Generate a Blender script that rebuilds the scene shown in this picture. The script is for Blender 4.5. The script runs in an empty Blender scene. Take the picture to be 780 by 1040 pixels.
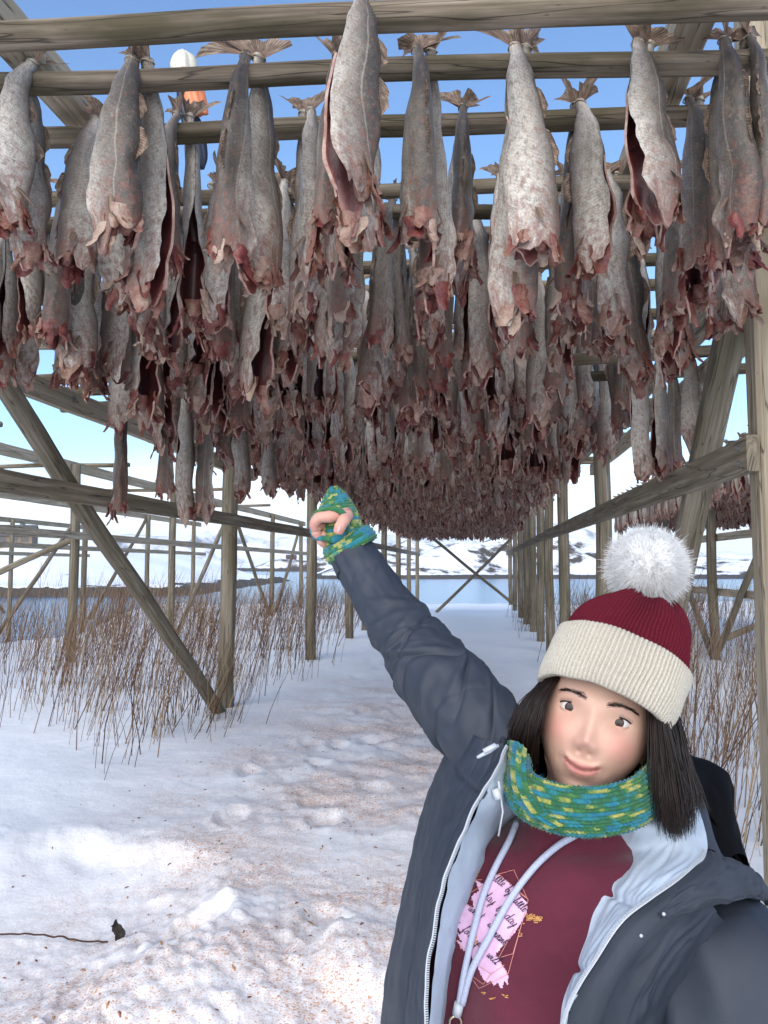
import bpy, math, random
from mathutils import Vector, Matrix, noise
from mathutils.bvhtree import BVHTree

random.seed(7)
scene = bpy.context.scene
COL = scene.collection
R = math.radians
PI = math.pi
CAM_H = 1.5
PITCH = R(4.1)
CP, SP = math.cos(PITCH), math.sin(PITCH)


# ------------------------------------------------------------------ helpers
def P(px, py, d):
    """a point seen at photo pixel (px,py) whose world Y distance is d metres"""
    cx, cy = (px - 390) / 780, (520 - py) / 780
    v = Vector((cx, CP - cy * SP, SP + cy * CP))
    v *= d / v.y
    return v + Vector((0, 0, CAM_H))


def project(p):
    q = p - Vector((0, 0, CAM_H))
    dep = q.y * CP + q.z * SP
    up = -q.y * SP + q.z * CP
    if dep < 0.05:
        return (-9999, -9999, dep)
    return (390 + 780 * q.x / dep, 520 - 780 * up / dep, dep)


def sm(a, b, x):
    t = min(1.0, max(0.0, (x - a) / (b - a)))
    return t * t * (3 - 2 * t)


def lerp(a, b, t):
    return a + (b - a) * t


def nz(x, y=0.0, z=0.0):
    return noise.noise(Vector((x, y, z)))


def interp(keys, t):
    if t <= keys[0][0]:
        return keys[0][1]
    for (a, va), (b, vb) in zip(keys, keys[1:]):
        if t <= b:
            return lerp(va, vb, sm(0, 1, (t - a) / (b - a)))
    return keys[-1][1]


def cr(p0, p1, p2, p3, t):
    return 0.5 * ((2 * p1) + (p2 - p0) * t + (2 * p0 - 5 * p1 + 4 * p2 - p3) * t * t + (3 * p1 - p0 - 3 * p2 + p3) * t ** 3)


def spline(pts, n, closed=False):
    """n samples along a Catmull-Rom curve through pts"""
    out = []
    m = len(pts)
    segs = m if closed else m - 1
    for i in range(n):
        f = i / n * segs if closed else i / (n - 1) * segs
        k = min(int(f), segs - 1)
        t = f - k
        if closed:
            q = [pts[(k - 1) % m], pts[k % m], pts[(k + 1) % m], pts[(k + 2) % m]]
        else:
            q = [pts[k - 1] if k > 0 else 2 * pts[0] - pts[1], pts[k], pts[k + 1],
                 pts[k + 2] if k + 2 < m else 2 * pts[m - 1] - pts[m - 2]]
        out.append(cr(q[0], q[1], q[2], q[3], t))
    return out


def smooth_grid(ctrl, nr, nc, closed=False):
    rows = [spline(r, nc, closed) for r in ctrl]
    cols = [spline([rows[k][j] for k in range(len(rows))], nr) for j in range(nc)]
    return [[cols[j][i] for j in range(nc)] for i in range(nr)]


def grid_normals(g, closed=False):
    nr, nc = len(g), len(g[0])
    out = []
    for i in range(nr):
        row = []
        for j in range(nc):
            a = g[min(i + 1, nr - 1)][j] - g[max(i - 1, 0)][j]
            if closed:
                b = g[i][(j + 1) % nc] - g[i][(j - 1) % nc]
            else:
                b = g[i][min(j + 1, nc - 1)] - g[i][max(j - 1, 0)]
            n = a.cross(b)
            row.append(n.normalized() if n.length > 1e-12 else Vector((0, 0, 1)))
        out.append(row)
    return out


def displace(g, f, closed=False):
    n = grid_normals(g, closed)
    nr, nc = len(g), len(g[0])
    return [[g[i][j] + n[i][j] * f(i / (nr - 1), j / (nc if closed else nc - 1)) for j in range(nc)] for i in range(nr)]


class MB:
    """collects geometry and links it as one mesh object"""

    def __init__(self):
        self.v, self.f, self.a, self.m = [], [], [], []

    def vert(self, p, a=(0, 0, 0)):
        self.v.append(Vector(p))
        self.a.append(tuple(a))
        return len(self.v) - 1

    def face(self, idx, m=0):
        self.f.append(tuple(idx))
        self.m.append(m)

    def grid(self, g, attr=None, closed=False, m=0, flip=False, cap0=False, cap1=False):
        nr, nc = len(g), len(g[0])
        b = len(self.v)
        for i in range(nr):
            for j in range(nc):
                self.vert(g[i][j], attr(i, j) if attr else (i / max(1, nr - 1), j / max(1, nc - 1), 0))
        jj = nc if closed else nc - 1
        for i in range(nr - 1):
            for j in range(jj):
                k = (j + 1) % nc
                q = (b + i * nc + j, b + i * nc + k, b + (i + 1) * nc + k, b + (i + 1) * nc + j)
                self.face(q[::-1] if flip else q, m)
        for on, i in ((cap0, 0), (cap1, nr - 1)):
            if on:
                c = sum((g[i][j] for j in range(nc)), Vector()) / nc
                ci = self.vert(c, attr(i, 0) if attr else (i / max(1, nr - 1), 0, 0))
                for j in range(jj):
                    k = (j + 1) % nc
                    t = (ci, b + i * nc + k, b + i * nc + j)
                    if i:
                        t = t[::-1]
                    self.face(t[::-1] if flip else t, m)
        return b

    def shell(self, g, th, m=0, m_in=None, attr=None, closed=False):
        """a sheet with thickness th laid behind its normal, rims closed"""
        n = grid_normals(g, closed)
        nr, nc = len(g), len(g[0])
        h = [[g[i][j] - n[i][j] * th for j in range(nc)] for i in range(nr)]
        m_in = m if m_in is None else m_in
        self.grid(g, attr, closed, m)
        self.grid(h, attr, closed, m_in, flip=True)
        self.grid([g[0], h[0]], attr and (lambda i, j: attr(0, j)), closed, m, flip=True)
        self.grid([g[-1], h[-1]], attr and (lambda i, j: attr(nr - 1, j)), closed, m)
        if not closed:
            self.grid([[r[0] for r in g], [r[0] for r in h]], attr and (lambda i, j: attr(j, 0)), False, m)
            self.grid([[r[-1] for r in g], [r[-1] for r in h]], attr and (lambda i, j: attr(j, nc - 1)), False, m, flip=True)

    def tube(self, path, rad, n=8, m=0, attr=None, caps=True, squash=1.0, up=None):
        """tube along path; rad is a number, list or function of t"""
        L = len(path)
        rr = [rad(i / (L - 1)) if callable(rad) else (rad[i] if isinstance(rad, (list, tuple)) else rad) for i in range(L)]
        t0 = (path[1] - path[0]).normalized()
        ref = up or (Vector((0, 0, 1)) if abs(t0.z) < 0.9 else Vector((1, 0, 0)))
        x = t0.cross(ref).normalized()
        g = []
        for i in range(L):
            t = (path[min(i + 1, L - 1)] - path[max(i - 1, 0)]).normalized()
            x = (x - t * x.dot(t)).normalized()
            y = t.cross(x)
            g.append([path[i] + (x * math.cos(2 * PI * k / n) + y * math.sin(2 * PI * k / n) * squash) * rr[i] for k in range(n)])
        self.grid(g, attr, True, m, cap0=caps, cap1=caps)
        return g

    def build(self, name, mats, parent=None, smooth=True, local=False):
        me = bpy.data.meshes.new(name)
        off = Vector((0, 0, 0))
        if parent is not None and not local:
            q = parent
            while q is not None:
                off = off + q.location
                q = q.parent
        me.from_pydata([tuple(p - off) for p in self.v], [], self.f)
        at = me.attributes.new('A', 'FLOAT_VECTOR', 'POINT')
        at.data.foreach_set('vector', [c for a in self.a for c in a])
        if not isinstance(mats, (list, tuple)):
            mats = [mats]
        for mt in mats:
            me.materials.append(mt)
        me.polygons.foreach_set('material_index', self.m)
        if smooth:
            me.polygons.foreach_set('use_smooth', [True] * len(me.polygons))
        me.update()
        o = bpy.data.objects.new(name, me)
        COL.objects.link(o)
        if parent is not None:
            o.parent = parent
        return o


def tag(o, label=None, cat=None, group=None, kind=None):
    if label: o['label'] = label
    if cat: o['category'] = cat
    if group: o['group'] = group
    if kind: o['kind'] = kind
    return o


def empty(name, loc, label, cat, group=None):
    o = bpy.data.objects.new(name, None)
    o.empty_display_size = 0.1
    COL.objects.link(o)
    o.location = loc
    return tag(o, label, cat, group)


# ------------------------------------------------------------------ materials
class NT:
    def __init__(self, name):
        self.mat = bpy.data.materials.new(name)
        self.mat.use_nodes = True
        self.t = self.mat.node_tree
        self.n = self.t.nodes
        self.bsdf = self.n['Principled BSDF']

    def new(self, typ, **kw):
        n = self.n.new(typ)
        for k, v in kw.items():
            setattr(n, k, v)
        return n

    def link(self, a, b):
        self.t.links.new(a, b)

    def attr(self, name='A'):
        return self.new('ShaderNodeAttribute', attribute_name=name)

    def sep(self, s):
        n = self.new('ShaderNodeSeparateXYZ')
        self.link(s, n.inputs[0])
        return n.outputs

    def math(self, op, a, b=None, c=None, clamp=False):
        n = self.new('ShaderNodeMath', operation=op, use_clamp=clamp)
        for i, x in enumerate((a, b, c)):
            if x is None: continue
            if isinstance(x, (int, float)):
                n.inputs[i].default_value = x
            else:
                self.link(x, n.inputs[i])
        return n.outputs[0]

    def vscale(self, s, vec, add=None):
        n = self.new('ShaderNodeVectorMath', operation='MULTIPLY')
        self.link(s, n.inputs[0])
        n.inputs[1].default_value = vec
        o = n.outputs[0]
        if add is not None:
            n2 = self.new('ShaderNodeVectorMath', operation='ADD')
            self.link(o, n2.inputs[0])
            self.link(add, n2.inputs[1])
            o = n2.outputs[0]
        return o

    def noise(self, vec, scale, detail=4, rough=0.55, dist=0.0):
        n = self.new('ShaderNodeTexNoise')
        if vec is not None: self.link(vec, n.inputs['Vector'])
        n.inputs['Scale'].default_value = scale
        n.inputs['Detail'].default_value = detail
        n.inputs['Roughness'].default_value = rough
        n.inputs['Distortion'].default_value = dist
        return n.outputs['Fac']

    def ramp(self, fac, stops, mode='LINEAR'):
        n = self.new('ShaderNodeValToRGB')
        r = n.color_ramp
        r.interpolation = mode
        while len(r.elements) < len(stops):
            r.elements.new(0.5)
        for e, (p, c) in zip(r.elements, stops):
            e.position = p
            e.color = (c[0], c[1], c[2], 1) if isinstance(c, (tuple, list)) else (c, c, c, 1)
        self.link(fac, n.inputs[0])
        return n.outputs[0]

    def mix(self, fac, a, b, mode='MIX'):
        n = self.new('ShaderNodeMix', data_type='RGBA', blend_type=mode)
        for s, x in ((n.inputs[0], fac), (n.inputs[6], a), (n.inputs[7], b)):
            if isinstance(x, (int, float)):
                s.default_value = x
            elif isinstance(x, (tuple, list)):
                s.default_value = (x[0], x[1], x[2], 1)
            else:
                self.link(x, s)
        return n.outputs[2]

    def bump(self, h, strength, dist):
        n = self.new('ShaderNodeBump')
        n.inputs['Strength'].default_value = strength
        n.inputs['Distance'].default_value = dist
        self.link(h, n.inputs['Height'])
        self.link(n.outputs[0], self.bsdf.inputs['Normal'])
        return n

    def out(self, color=None, rough=0.6, spec=0.5, **kw):
        b = self.bsdf
        if color is not None:
            if isinstance(color, (tuple, list)):
                b.inputs['Base Color'].default_value = (*color, 1)
            else:
                self.link(color, b.inputs['Base Color'])
        if isinstance(rough, (int, float)):
            b.inputs['Roughness'].default_value = rough
        else:
            self.link(rough, b.inputs['Roughness'])
        b.inputs['Specular IOR Level'].default_value = spec
        for k, v in kw.items():
            b.inputs[k].default_value = v
        return self.mat


def rand_offset(t, k=37.0):
    oi = t.new('ShaderNodeObjectInfo')
    c = t.new('ShaderNodeCombineXYZ')
    for i, s in enumerate((1.0, 1.7, 2.3)):
        t.link(t.math('MULTIPLY', oi.outputs['Random'], k * s), c.inputs[i])
    return c.outputs[0], oi.outputs['Random']


def make_wood(name, dark, mid, light, algae, algae_amt):
    t = NT(name)
    a = t.attr().outputs['Vector']
    off, rnd = rand_offset(t)
    grain = t.noise(t.vscale(a, (1.2, 34, 34), off), 1.0, 6, 0.6, 0.3)
    fine = t.noise(t.vscale(a, (5, 160, 160), off), 1.0, 3, 0.6)
    big = t.noise(t.vscale(a, (1.6, 6, 6), off), 1.0, 4, 0.6)
    col = t.ramp(grain, [(0.28, dark), (0.48, mid), (0.68, light)])
    col = t.mix(t.ramp(big, [(0.42, 0.0), (0.62, algae_amt)]), col, algae)
    crack = t.noise(t.vscale(a, (0.9, 22, 22), off), 1.0, 2, 0.5)
    cm = t.ramp(t.math('ABSOLUTE', t.math('SUBTRACT', crack, 0.5)), [(0.0, 1.0), (0.012, 0.0)])
    col = t.mix(t.math('MULTIPLY', cm, 0.75), col, (0.025, 0.02, 0.016))
    vor = t.new('ShaderNodeTexVoronoi')
    t.link(t.vscale(a, (2.2, 9, 9), off), vor.inputs['Vector'])
    knot = t.ramp(vor.outputs['Distance'], [(0.05, 1.0), (0.12, 0.0)])
    col = t.mix(t.math('MULTIPLY', knot, 0.6), col, (0.05, 0.035, 0.022))
    hue = t.math('MULTIPLY_ADD', rnd, 0.5, 0.75)
    col = t.mix(1.0, col, t.ramp(hue, [(0.7, 0.72), (1.25, 1.0)]), 'MULTIPLY')
    h = t.math('ADD', grain, t.math('MULTIPLY', fine, 0.5))
    h = t.math('SUBTRACT', h, cm)
    t.bump(h, 0.7, 0.004)
    return t.out(col, 0.85, 0.25)


M = {}
M['pole_wood'] = make_wood('weathered_pole_wood', (0.055, 0.040, 0.027), (0.165, 0.128, 0.090), (0.32, 0.258, 0.19), (0.060, 0.050, 0.024), 0.8)
M['post_wood'] = make_wood('weathered_post_wood', (0.080, 0.065, 0.046), (0.185, 0.155, 0.113), (0.30, 0.255, 0.195), (0.11, 0.095, 0.052), 0.55)
M['timber'] = make_wood('pale_timber', (0.20, 0.155, 0.105), (0.38, 0.31, 0.22), (0.54, 0.45, 0.34), (0.25, 0.205, 0.125), 0.4)
M['rail_wood'] = make_wood('grey_rail_wood', (0.11, 0.087, 0.06), (0.24, 0.197, 0.14), (0.38, 0.32, 0.24), (0.18, 0.14, 0.078), 0.5)


def fish_skin():
    t = NT('cod_skin')
    A = t.sep(t.attr().outputs['Vector'])
    th, tt, sd = A[0], A[1], A[2]
    geo = t.new('ShaderNodeNewGeometry')
    tc = t.new('ShaderNodeTexCoord')
    off, rnd = rand_offset(t, 11)
    av = t.vscale(t.attr().outputs['Vector'], (5, 12, 30), off)
    ov = tc.outputs['Object']
    n1 = t.noise(av, 1.2, 5, 0.65)
    n2 = t.noise(av, 2.4, 6, 0.7, 0.5)
    n3 = t.noise(ov, 210, 2, 0.6)
    n4 = t.noise(ov, 60, 4, 0.7)
    ab = t.math('ABSOLUTE', th)
    # how dark-backed this fish is
    s = t.math('FRACT', t.math('ADD', t.math('MULTIPLY', rnd, 0.35), sd))
    shift = t.math('MULTIPLY_ADD', s, 0.56, -0.33)
    k = t.math('ADD', t.math('ADD', ab, shift), t.math('MULTIPLY_ADD', n1, 0.5, -0.25))
    col = t.ramp(k, [(0.05, (0.085, 0.072, 0.058)), (0.26, (0.19, 0.162, 0.132)), (0.46, (0.36, 0.315, 0.265)), (0.74, (0.62, 0.56, 0.48))])
    col = t.mix(t.ramp(n2, [(0.48, 0.0), (0.66, 0.62)]), col, (0.060, 0.045, 0.034))
    col = t.mix(t.ramp(n4, [(0.55, 0.0), (0.7, 0.35)]), col, (0.44, 0.365, 0.285))
    # pale lateral line
    ll = t.math('ABSOLUTE', t.math('SUBTRACT', ab, t.math('MULTIPLY_ADD', n1, 0.05, 0.40)))
    col = t.mix(t.ramp(ll, [(0.0, 0.6), (0.022, 0.0)]), col, (0.46, 0.39, 0.31))
    # bruised pink and yellowish patches, stronger by the cut
    pk = t.math('ADD', t.noise(av, 2.1, 4, 0.6), t.math('MULTIPLY', t.math('POWER', tt, 4.0), 0.27))
    col = t.mix(t.ramp(pk, [(0.55, 0.0), (0.80, 0.75)]), col, (0.25, 0.095, 0.066))
    yl = t.noise(av, 1.1, 3, 0.5, 0.4)
    col = t.mix(t.ramp(yl, [(0.54, 0.0), (0.74, 0.4)]), col, (0.24, 0.165, 0.10))
    # scale rows: fine slanting chevrons along the flanks
    ch = t.math('SINE', t.math('ADD', t.math('MULTIPLY', tt, 330.0), t.math('MULTIPLY', ab, 46.0)))
    chm = t.math('MULTIPLY', t.ramp(ch, [(0.0, 0.0), (1.0, 1.0)]), t.ramp(t.noise(av, 1.7, 2, 0.5), [(0.45, 0.0), (0.62, 0.30)]))
    col = t.mix(chm, col, (0.045, 0.04, 0.034))
    col = t.mix(1.0, col, t.ramp(n3, [(0.3, 0.62), (0.7, 0.96)]), 'MULTIPLY')
    h = t.math('ADD', t.math('MULTIPLY', n3, 0.35), n4)
    t.bump(h, 0.5, 0.006)
    return t.out(col, t.ramp(n4, [(0.3, 0.38), (0.7, 0.6)]), 0.4)


def fish_flesh():
    t = NT('cod_flesh')
    A = t.sep(t.attr().outputs['Vector'])
    tc = t.new('ShaderNodeTexCoord')
    off, rnd = rand_offset(t, 11)
    v = t.vscale(tc.outputs['Object'], (1, 1, 1), off)
    n1 = t.noise(v, 22, 5, 0.7)
    n2 = t.noise(v, 90, 3, 0.6)
    k = t.math('ADD', t.math('MULTIPLY', A[2], 0.5), t.math('MULTIPLY', n1, 0.75))
    col = t.ramp(k, [(0.27, (0.070, 0.008, 0.008)), (0.40, (0.145, 0.027, 0.021)), (0.54, (0.21, 0.088, 0.060)), (0.80, (0.38, 0.275, 0.205))])
    col = t.mix(t.ramp(n2, [(0.5, 0.0), (0.72, 0.4)]), col, (0.16, 0.04, 0.03))
    t.bump(t.math('ADD', n1, n2), 0.8, 0.006)
    return t.out(col, 0.42, 0.5)


def fish_cavity():
    t = NT('cod_cavity')
    A = t.sep(t.attr().outputs['Vector'])
    tc = t.new('ShaderNodeTexCoord')
    n1 = t.noise(tc.outputs['Object'], 26, 5, 0.7)
    k = t.math('ADD', A[2], t.math('MULTIPLY_ADD', n1, 0.7, -0.35))
    col = t.ramp(k, [(0.1, (0.035, 0.008, 0.009)), (0.45, (0.11, 0.022, 0.020)), (0.75, (0.30, 0.12, 0.09)), (1.0, (0.50, 0.38, 0.31))])
    t.bump(n1, 0.6, 0.006)
    return t.out(col, 0.45, 0.5)


def fish_fin():
    t = NT('cod_fin')
    A = t.sep(t.attr().outputs['Vector'])
    off, rnd = rand_offset(t, 11)
    w = t.math('SINE', t.math('MULTIPLY', A[0], 75.0))
    n1 = t.noise(t.vscale(t.attr().outputs['Vector'], (6, 3, 9), off), 1.0, 4, 0.6)
    col = t.ramp(t.math('ADD', n1, t.math('MULTIPLY', w, 0.07)), [(0.3, (0.085, 0.06, 0.042)), (0.5, (0.22, 0.145, 0.10)), (0.68, (0.40, 0.29, 0.21))])
    col = t.mix(t.ramp(A[1], [(0.0, 0.4), (0.5, 0.0)]), col, (0.20, 0.08, 0.06))
    t.bump(w, 0.4, 0.002)
    m = t.out(col, 0.5, 0.4)
    tr = t.new('ShaderNodeBsdfTranslucent')
    t.link(col, tr.inputs['Color'])
    mx = t.new('ShaderNodeMixShader')
    mx.inputs[0].default_value = 0.3
    o = t.n['Material Output']
    t.link(t.bsdf.outputs[0], mx.inputs[1])
    t.link(tr.outputs[0], mx.inputs[2])
    t.link(mx.outputs[0], o.inputs['Surface'])
    return m


M['skin_fish'] = fish_skin()
M['flesh'] = fish_flesh()
M['cavity'] = fish_cavity()
M['fin'] = fish_fin()
FM = [M['skin_fish'], M['flesh'], M['cavity'], M['fin']]


def simple(name, c, rough=0.7, spec=0.4, nscale=None, namt=0.25, bump=0.0, bdist=0.002, metal=0.0):
    t = NT(name)
    tc = t.new('ShaderNodeTexCoord')
    col = c
    if nscale:
        n = t.noise(tc.outputs['Object'], nscale, 4, 0.6)
        lo = tuple(x * (1 - namt) for x in c)
        hi = tuple(min(1, x * (1 + namt)) for x in c)
        col = t.ramp(n, [(0.3, lo), (0.7, hi)])
        if bump:
            t.bump(n, bump, bdist)
    return t.out(col, rough, spec, Metallic=metal)


M['twine'] = simple('twine', (0.30, 0.25, 0.18), 0.9, 0.2)
M['bolt'] = simple('galvanised_steel', (0.25, 0.25, 0.25), 0.5, 0.5, metal=0.8)
# ------------------------------------------------------------------ camera, world, sun
cam_d = bpy.data.cameras.new('camera')
cam = bpy.data.objects.new('camera', cam_d)
COL.objects.link(cam)
cam.location = (0, 0, CAM_H)
cam.rotation_euler = (PI / 2 + PITCH, 0, 0)
cam_d.lens = 27.0
cam_d.sensor_width = 36.0
cam_d.clip_start = 0.02
cam_d.clip_end = 30000
scene.camera = cam

SUN_EL, SUN_AZ = R(30), R(194)          # azimuth clockwise from +Y: behind the camera, a little to the left
w = bpy.data.worlds.new('World')
scene.world = w
w.use_nodes = True
wn, wl = w.node_tree.nodes, w.node_tree.links
bg = wn['Background']
sky = wn.new('ShaderNodeTexSky')
sky.sky_type = 'NISHITA'
sky.sun_disc = False
sky.sun_elevation = SUN_EL
sky.sun_rotation = SUN_AZ
sky.air_density = 1.0
sky.dust_density = 0.6
sky.ozone_density = 1.4
# thin bright cloud banks low over the horizon
tc = wn.new('ShaderNodeTexCoord')
sp = wn.new('ShaderNodeSeparateXYZ')
wl.new(tc.outputs['Generated'], sp.inputs[0])


def wmath(op, a, b=None, clamp=False):
    n = wn.new('ShaderNodeMath')
    n.operation = op
    n.use_clamp = clamp
    for i, x in enumerate((a, b)):
        if x is None: continue
        if isinstance(x, (int, float)): n.inputs[i].default_value = x
        else: wl.new(x, n.inputs[i])
    return n.outputs[0]


mp = wn.new('ShaderNodeMapping')
mp.inputs['Scale'].default_value = (1.6, 1.6, 5.5)
mp.inputs['Location'].default_value = (2.3, 0.4, 0.0)
wl.new(tc.outputs['Generated'], mp.inputs[0])
cn = wn.new('ShaderNodeTexNoise')
cn.inputs['Scale'].default_value = 1.7
cn.inputs['Detail'].default_value = 7
cn.inputs['Roughness'].default_value = 0.55
wl.new(mp.outputs[0], cn.inputs['Vector'])
el = sp.outputs[2]
low = wn.new('ShaderNodeMapRange')
low.interpolation_type = 'SMOOTHSTEP'
low.inputs[1].default_value = 0.02
low.inputs[2].default_value = 0.27
low.inputs[3].default_value = 0.33
low.inputs[4].default_value = -0.30
wl.new(el, low.inputs[0])
cf = wmath('ADD', cn.outputs['Fac'], low.outputs[0])
cm = wn.new('ShaderNodeMapRange')
cm.interpolation_type = 'SMOOTHSTEP'
cm.inputs[1].default_value = 0.48
cm.inputs[2].default_value = 0.86
wl.new(cf, cm.inputs[0])
cfac = wmath('MULTIPLY', cm.outputs[0], 0.85)
cmix = wn.new('ShaderNodeMix')
cmix.data_type = 'RGBA'
wl.new(cfac, cmix.inputs[0])
tint = wn.new('ShaderNodeMix')
tint.data_type = 'RGBA'
tint.blend_type = 'MULTIPLY'
tint.inputs[0].default_value = 1.0
wl.new(sky.outputs[0], tint.inputs[6])
tint.inputs[7].default_value = (0.80, 0.955, 1.10, 1)
wl.new(tint.outputs[2], cmix.inputs[6])
cmix.inputs[7].default_value = (6.4, 6.7, 7.1, 1)
wl.new(cmix.outputs[2], bg.inputs['Color'])
bg.inputs['Strength'].default_value = 0.135

sd = bpy.data.lights.new('sun', 'SUN')
sd.energy = 2.3
sd.angle = R(80)
sd.color = (1.0, 0.90, 0.78)
sun = bpy.data.objects.new('sun', sd)
COL.objects.link(sun)
sdir = Vector((math.sin(SUN_AZ) * math.cos(SUN_EL), math.cos(SUN_AZ) * math.cos(SUN_EL), math.sin(SUN_EL)))
sun.rotation_euler = sdir.to_track_quat('Z', 'Y').to_euler()

vs = scene.view_settings
vs.view_transform = 'Standard'
vs.look = 'None'
vs.gamma = 1
vs.use_curve_mapping = False
vs.exposure = 0.92

# ------------------------------------------------------------------ rack frame coordinates
YAW = R(7.0)
CY, SY = math.cos(YAW), math.sin(YAW)


def W(u, v, z):
    return Vector((u * CY + v * SY, -u * SY + v * CY, z))


def UV(x, y):
    return (x * CY - y * SY, x * SY + y * CY)


# ------------------------------------------------------------------ ground
rg = random.Random(5)
PRINTS = []
for k in range(44):
    v = rg.uniform(3.2, 13)
    u = rg.gauss(-0.75, 0.55) if k % 3 else rg.gauss(-1.1, 0.35)
    PRINTS.append((u * CY + v * SY, -u * SY + v * CY, rg.uniform(-0.5, 0.5), rg.uniform(0.012, 0.04)))


def shore(x, y):
    a = x / max(y, 0.5)
    s = 32.0 + 3 * nz(a * 5, 3.1)
    s -= 13.5 * sm(-0.27, -0.40, a)
    s += 6 * sm(0.25, 0.5, a)
    return s


def gz(x, y):
    z = 0.05 * nz(x * 0.3, y * 0.3, 1.0) + 0.022 * nz(x * 1.1, y * 1.1, 4.0)
    r = math.hypot(x, y)
    if r < 16:
        z += 0.008 * nz(x * 4, y * 4, 2.0)
    s = sm(2.75, 1.4, y)
    z -= 0.17 * s
    if r < 7:
        # wind-scooped hollow and the crumbled banks round it
        q = math.hypot((x + 1.62) / 0.85, (y - 3.45) / 0.95) + 0.22 * nz(x * 2.1, y * 2.1, 9) + 0.07 * nz(x * 7, y * 7, 9)
        z -= 0.15 / (1 + math.exp((q - 0.86) * 9))
        rim = math.exp(-((q - 1.08) / 0.17) ** 2)
        z += 0.018 * rim * (0.7 + nz(x * 3, y * 3, 3))
        q2 = math.hypot((x + 0.62) / 0.62, (y - 2.95) / 0.42)
        z += 0.06 * math.exp(-q2 * q2)
        q3 = math.hypot((x + 0.08) / 0.22, (y - 3.0) / 0.28) + 0.25 * nz(x * 6, y * 6, 8)
        z += 0.08 / (1 + math.exp((q3 - 0.8) * 9))
        q4 = math.hypot((x - 0.05) / 0.3, (y - 2.45) / 0.2)
        z -= 0.07 * math.exp(-q4 * q4)
        crumb = math.exp(-((x + 0.55) / 1.1) ** 2 - ((y - 3.0) / 1.0) ** 2) + 0.5 * rim
        z += crumb * (0.035 * abs(nz(x * 9, y * 9, 5)) + 0.018 * nz(x * 23, y * 23, 6) + 0.009 * nz(x * 47, y * 47, 1))
    if r < 16:
        for (fx, fy, a, d) in PRINTS:
            dx, dy = x - fx, y - fy
            if abs(dx) < 0.5 and abs(dy) < 0.5:
                c, s2 = math.cos(a), math.sin(a)
                e = math.hypot((dx * c + dy * s2) / 0.085, (-dx * s2 + dy * c) / 0.15) + 0.55 * nz(x * 5, y * 5, 7) + 0.2 * nz(x * 14, y * 14, 7)
                z += -d / (1 + math.exp((e - 0.9) * 14)) + 0.3 * d * math.exp(-((e - 1.35) / 0.3) ** 2)
        u, v = UV(x, y)
        tr = math.exp(-((u + 0.7) / 1.1) ** 2) * sm(3.5, 5, v) * sm(14, 9, v)
        z += tr * (0.03 * nz(x * 3.3, y * 3.3, 12) + 0.022 * nz(x * 8, y * 8, 13) + 0.010 * nz(x * 19, y * 19, 14))
    if y > 0 and r > 10:
        z -= 2.8 * sm(0, 5, r - shore(x, y))
    if r > 60:
        z -= 3 * sm(60, 85, r)
    return z


def speck(x, y):
    u, v = UV(x, y)
    d = math.exp(-((u + 0.75) / 1.5) ** 4) * sm(1.6, 2.6, v) * sm(15, 7, v)
    return d


def ground_mat():
    t = NT('snow')
    A = t.sep(t.attr().outputs['Vector'])
    geo = t.new('ShaderNodeNewGeometry')
    pos = geo.outputs['Position']
    big = t.noise(pos, 1.3, 4, 0.6)
    fine = t.noise(pos, 55, 3, 0.6)
    med = t.noise(pos, 9, 5, 0.6)
    col = t.ramp(med, [(0.3, (0.80, 0.80, 0.80)), (0.7, (0.87, 0.865, 0.86))])
    dens = t.math('MULTIPLY', A[0], t.ramp(big, [(0.32, 0.25), (0.6, 1.0)]))
    # faint rusty dust
    dust = t.noise(pos, 26, 5, 0.75)
    col = t.mix(t.math('MULTIPLY', dens, t.ramp(dust, [(0.34, 0.0), (0.66, 0.75)])), col, (0.58, 0.39, 0.31))
    for sc, hi, c, amt in ((190, 0.40, (0.48, 0.24, 0.17), 0.7), (110, 0.32, (0.46, 0.20, 0.13), 0.75), (75, 0.24, (0.40, 0.17, 0.10), 0.8), (38, 0.13, (0.36, 0.14, 0.07), 0.85)):
        vo = t.new('ShaderNodeTexVoronoi')
        vo.inputs['Scale'].default_value = sc
        wob = t.new('ShaderNodeVectorMath', operation='ADD')
        t.link(pos, wob.inputs[0])
        t.link(t.vscale(t.new('ShaderNodeTexNoise').outputs['Color'], (0.02, 0.02, 0.02)), wob.inputs[1])
        t.link(t.vscale(wob.outputs[0], (0.7, 1.2, 1.0)), vo.inputs['Vector'])
        cs = t.new('ShaderNodeSeparateColor')
        t.link(vo.outputs['Color'], cs.inputs[0])
        thr = t.math('MULTIPLY', t.math('MULTIPLY', dens, cs.outputs[0]), hi * 1.8)
        m = t.math('LESS_THAN', vo.outputs['Distance'], thr)
        keep = t.math('LESS_THAN', cs.outputs[1], 0.72)
        m = t.math('MULTIPLY', t.math('MULTIPLY', m, keep), amt)
        col = t.mix(m, col, t.mix(cs.outputs[2], c, (0.62, 0.36, 0.16)))
    h = t.math('ADD', t.math('MULTIPLY', fine, 0.25), med)
    t.bump(h, 0.5, 0.02)
    t.out(col, 0.62, 0.3)
    t.bsdf.inputs['Subsurface Weight'].default_value = 0.0
    return t.mat


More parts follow.
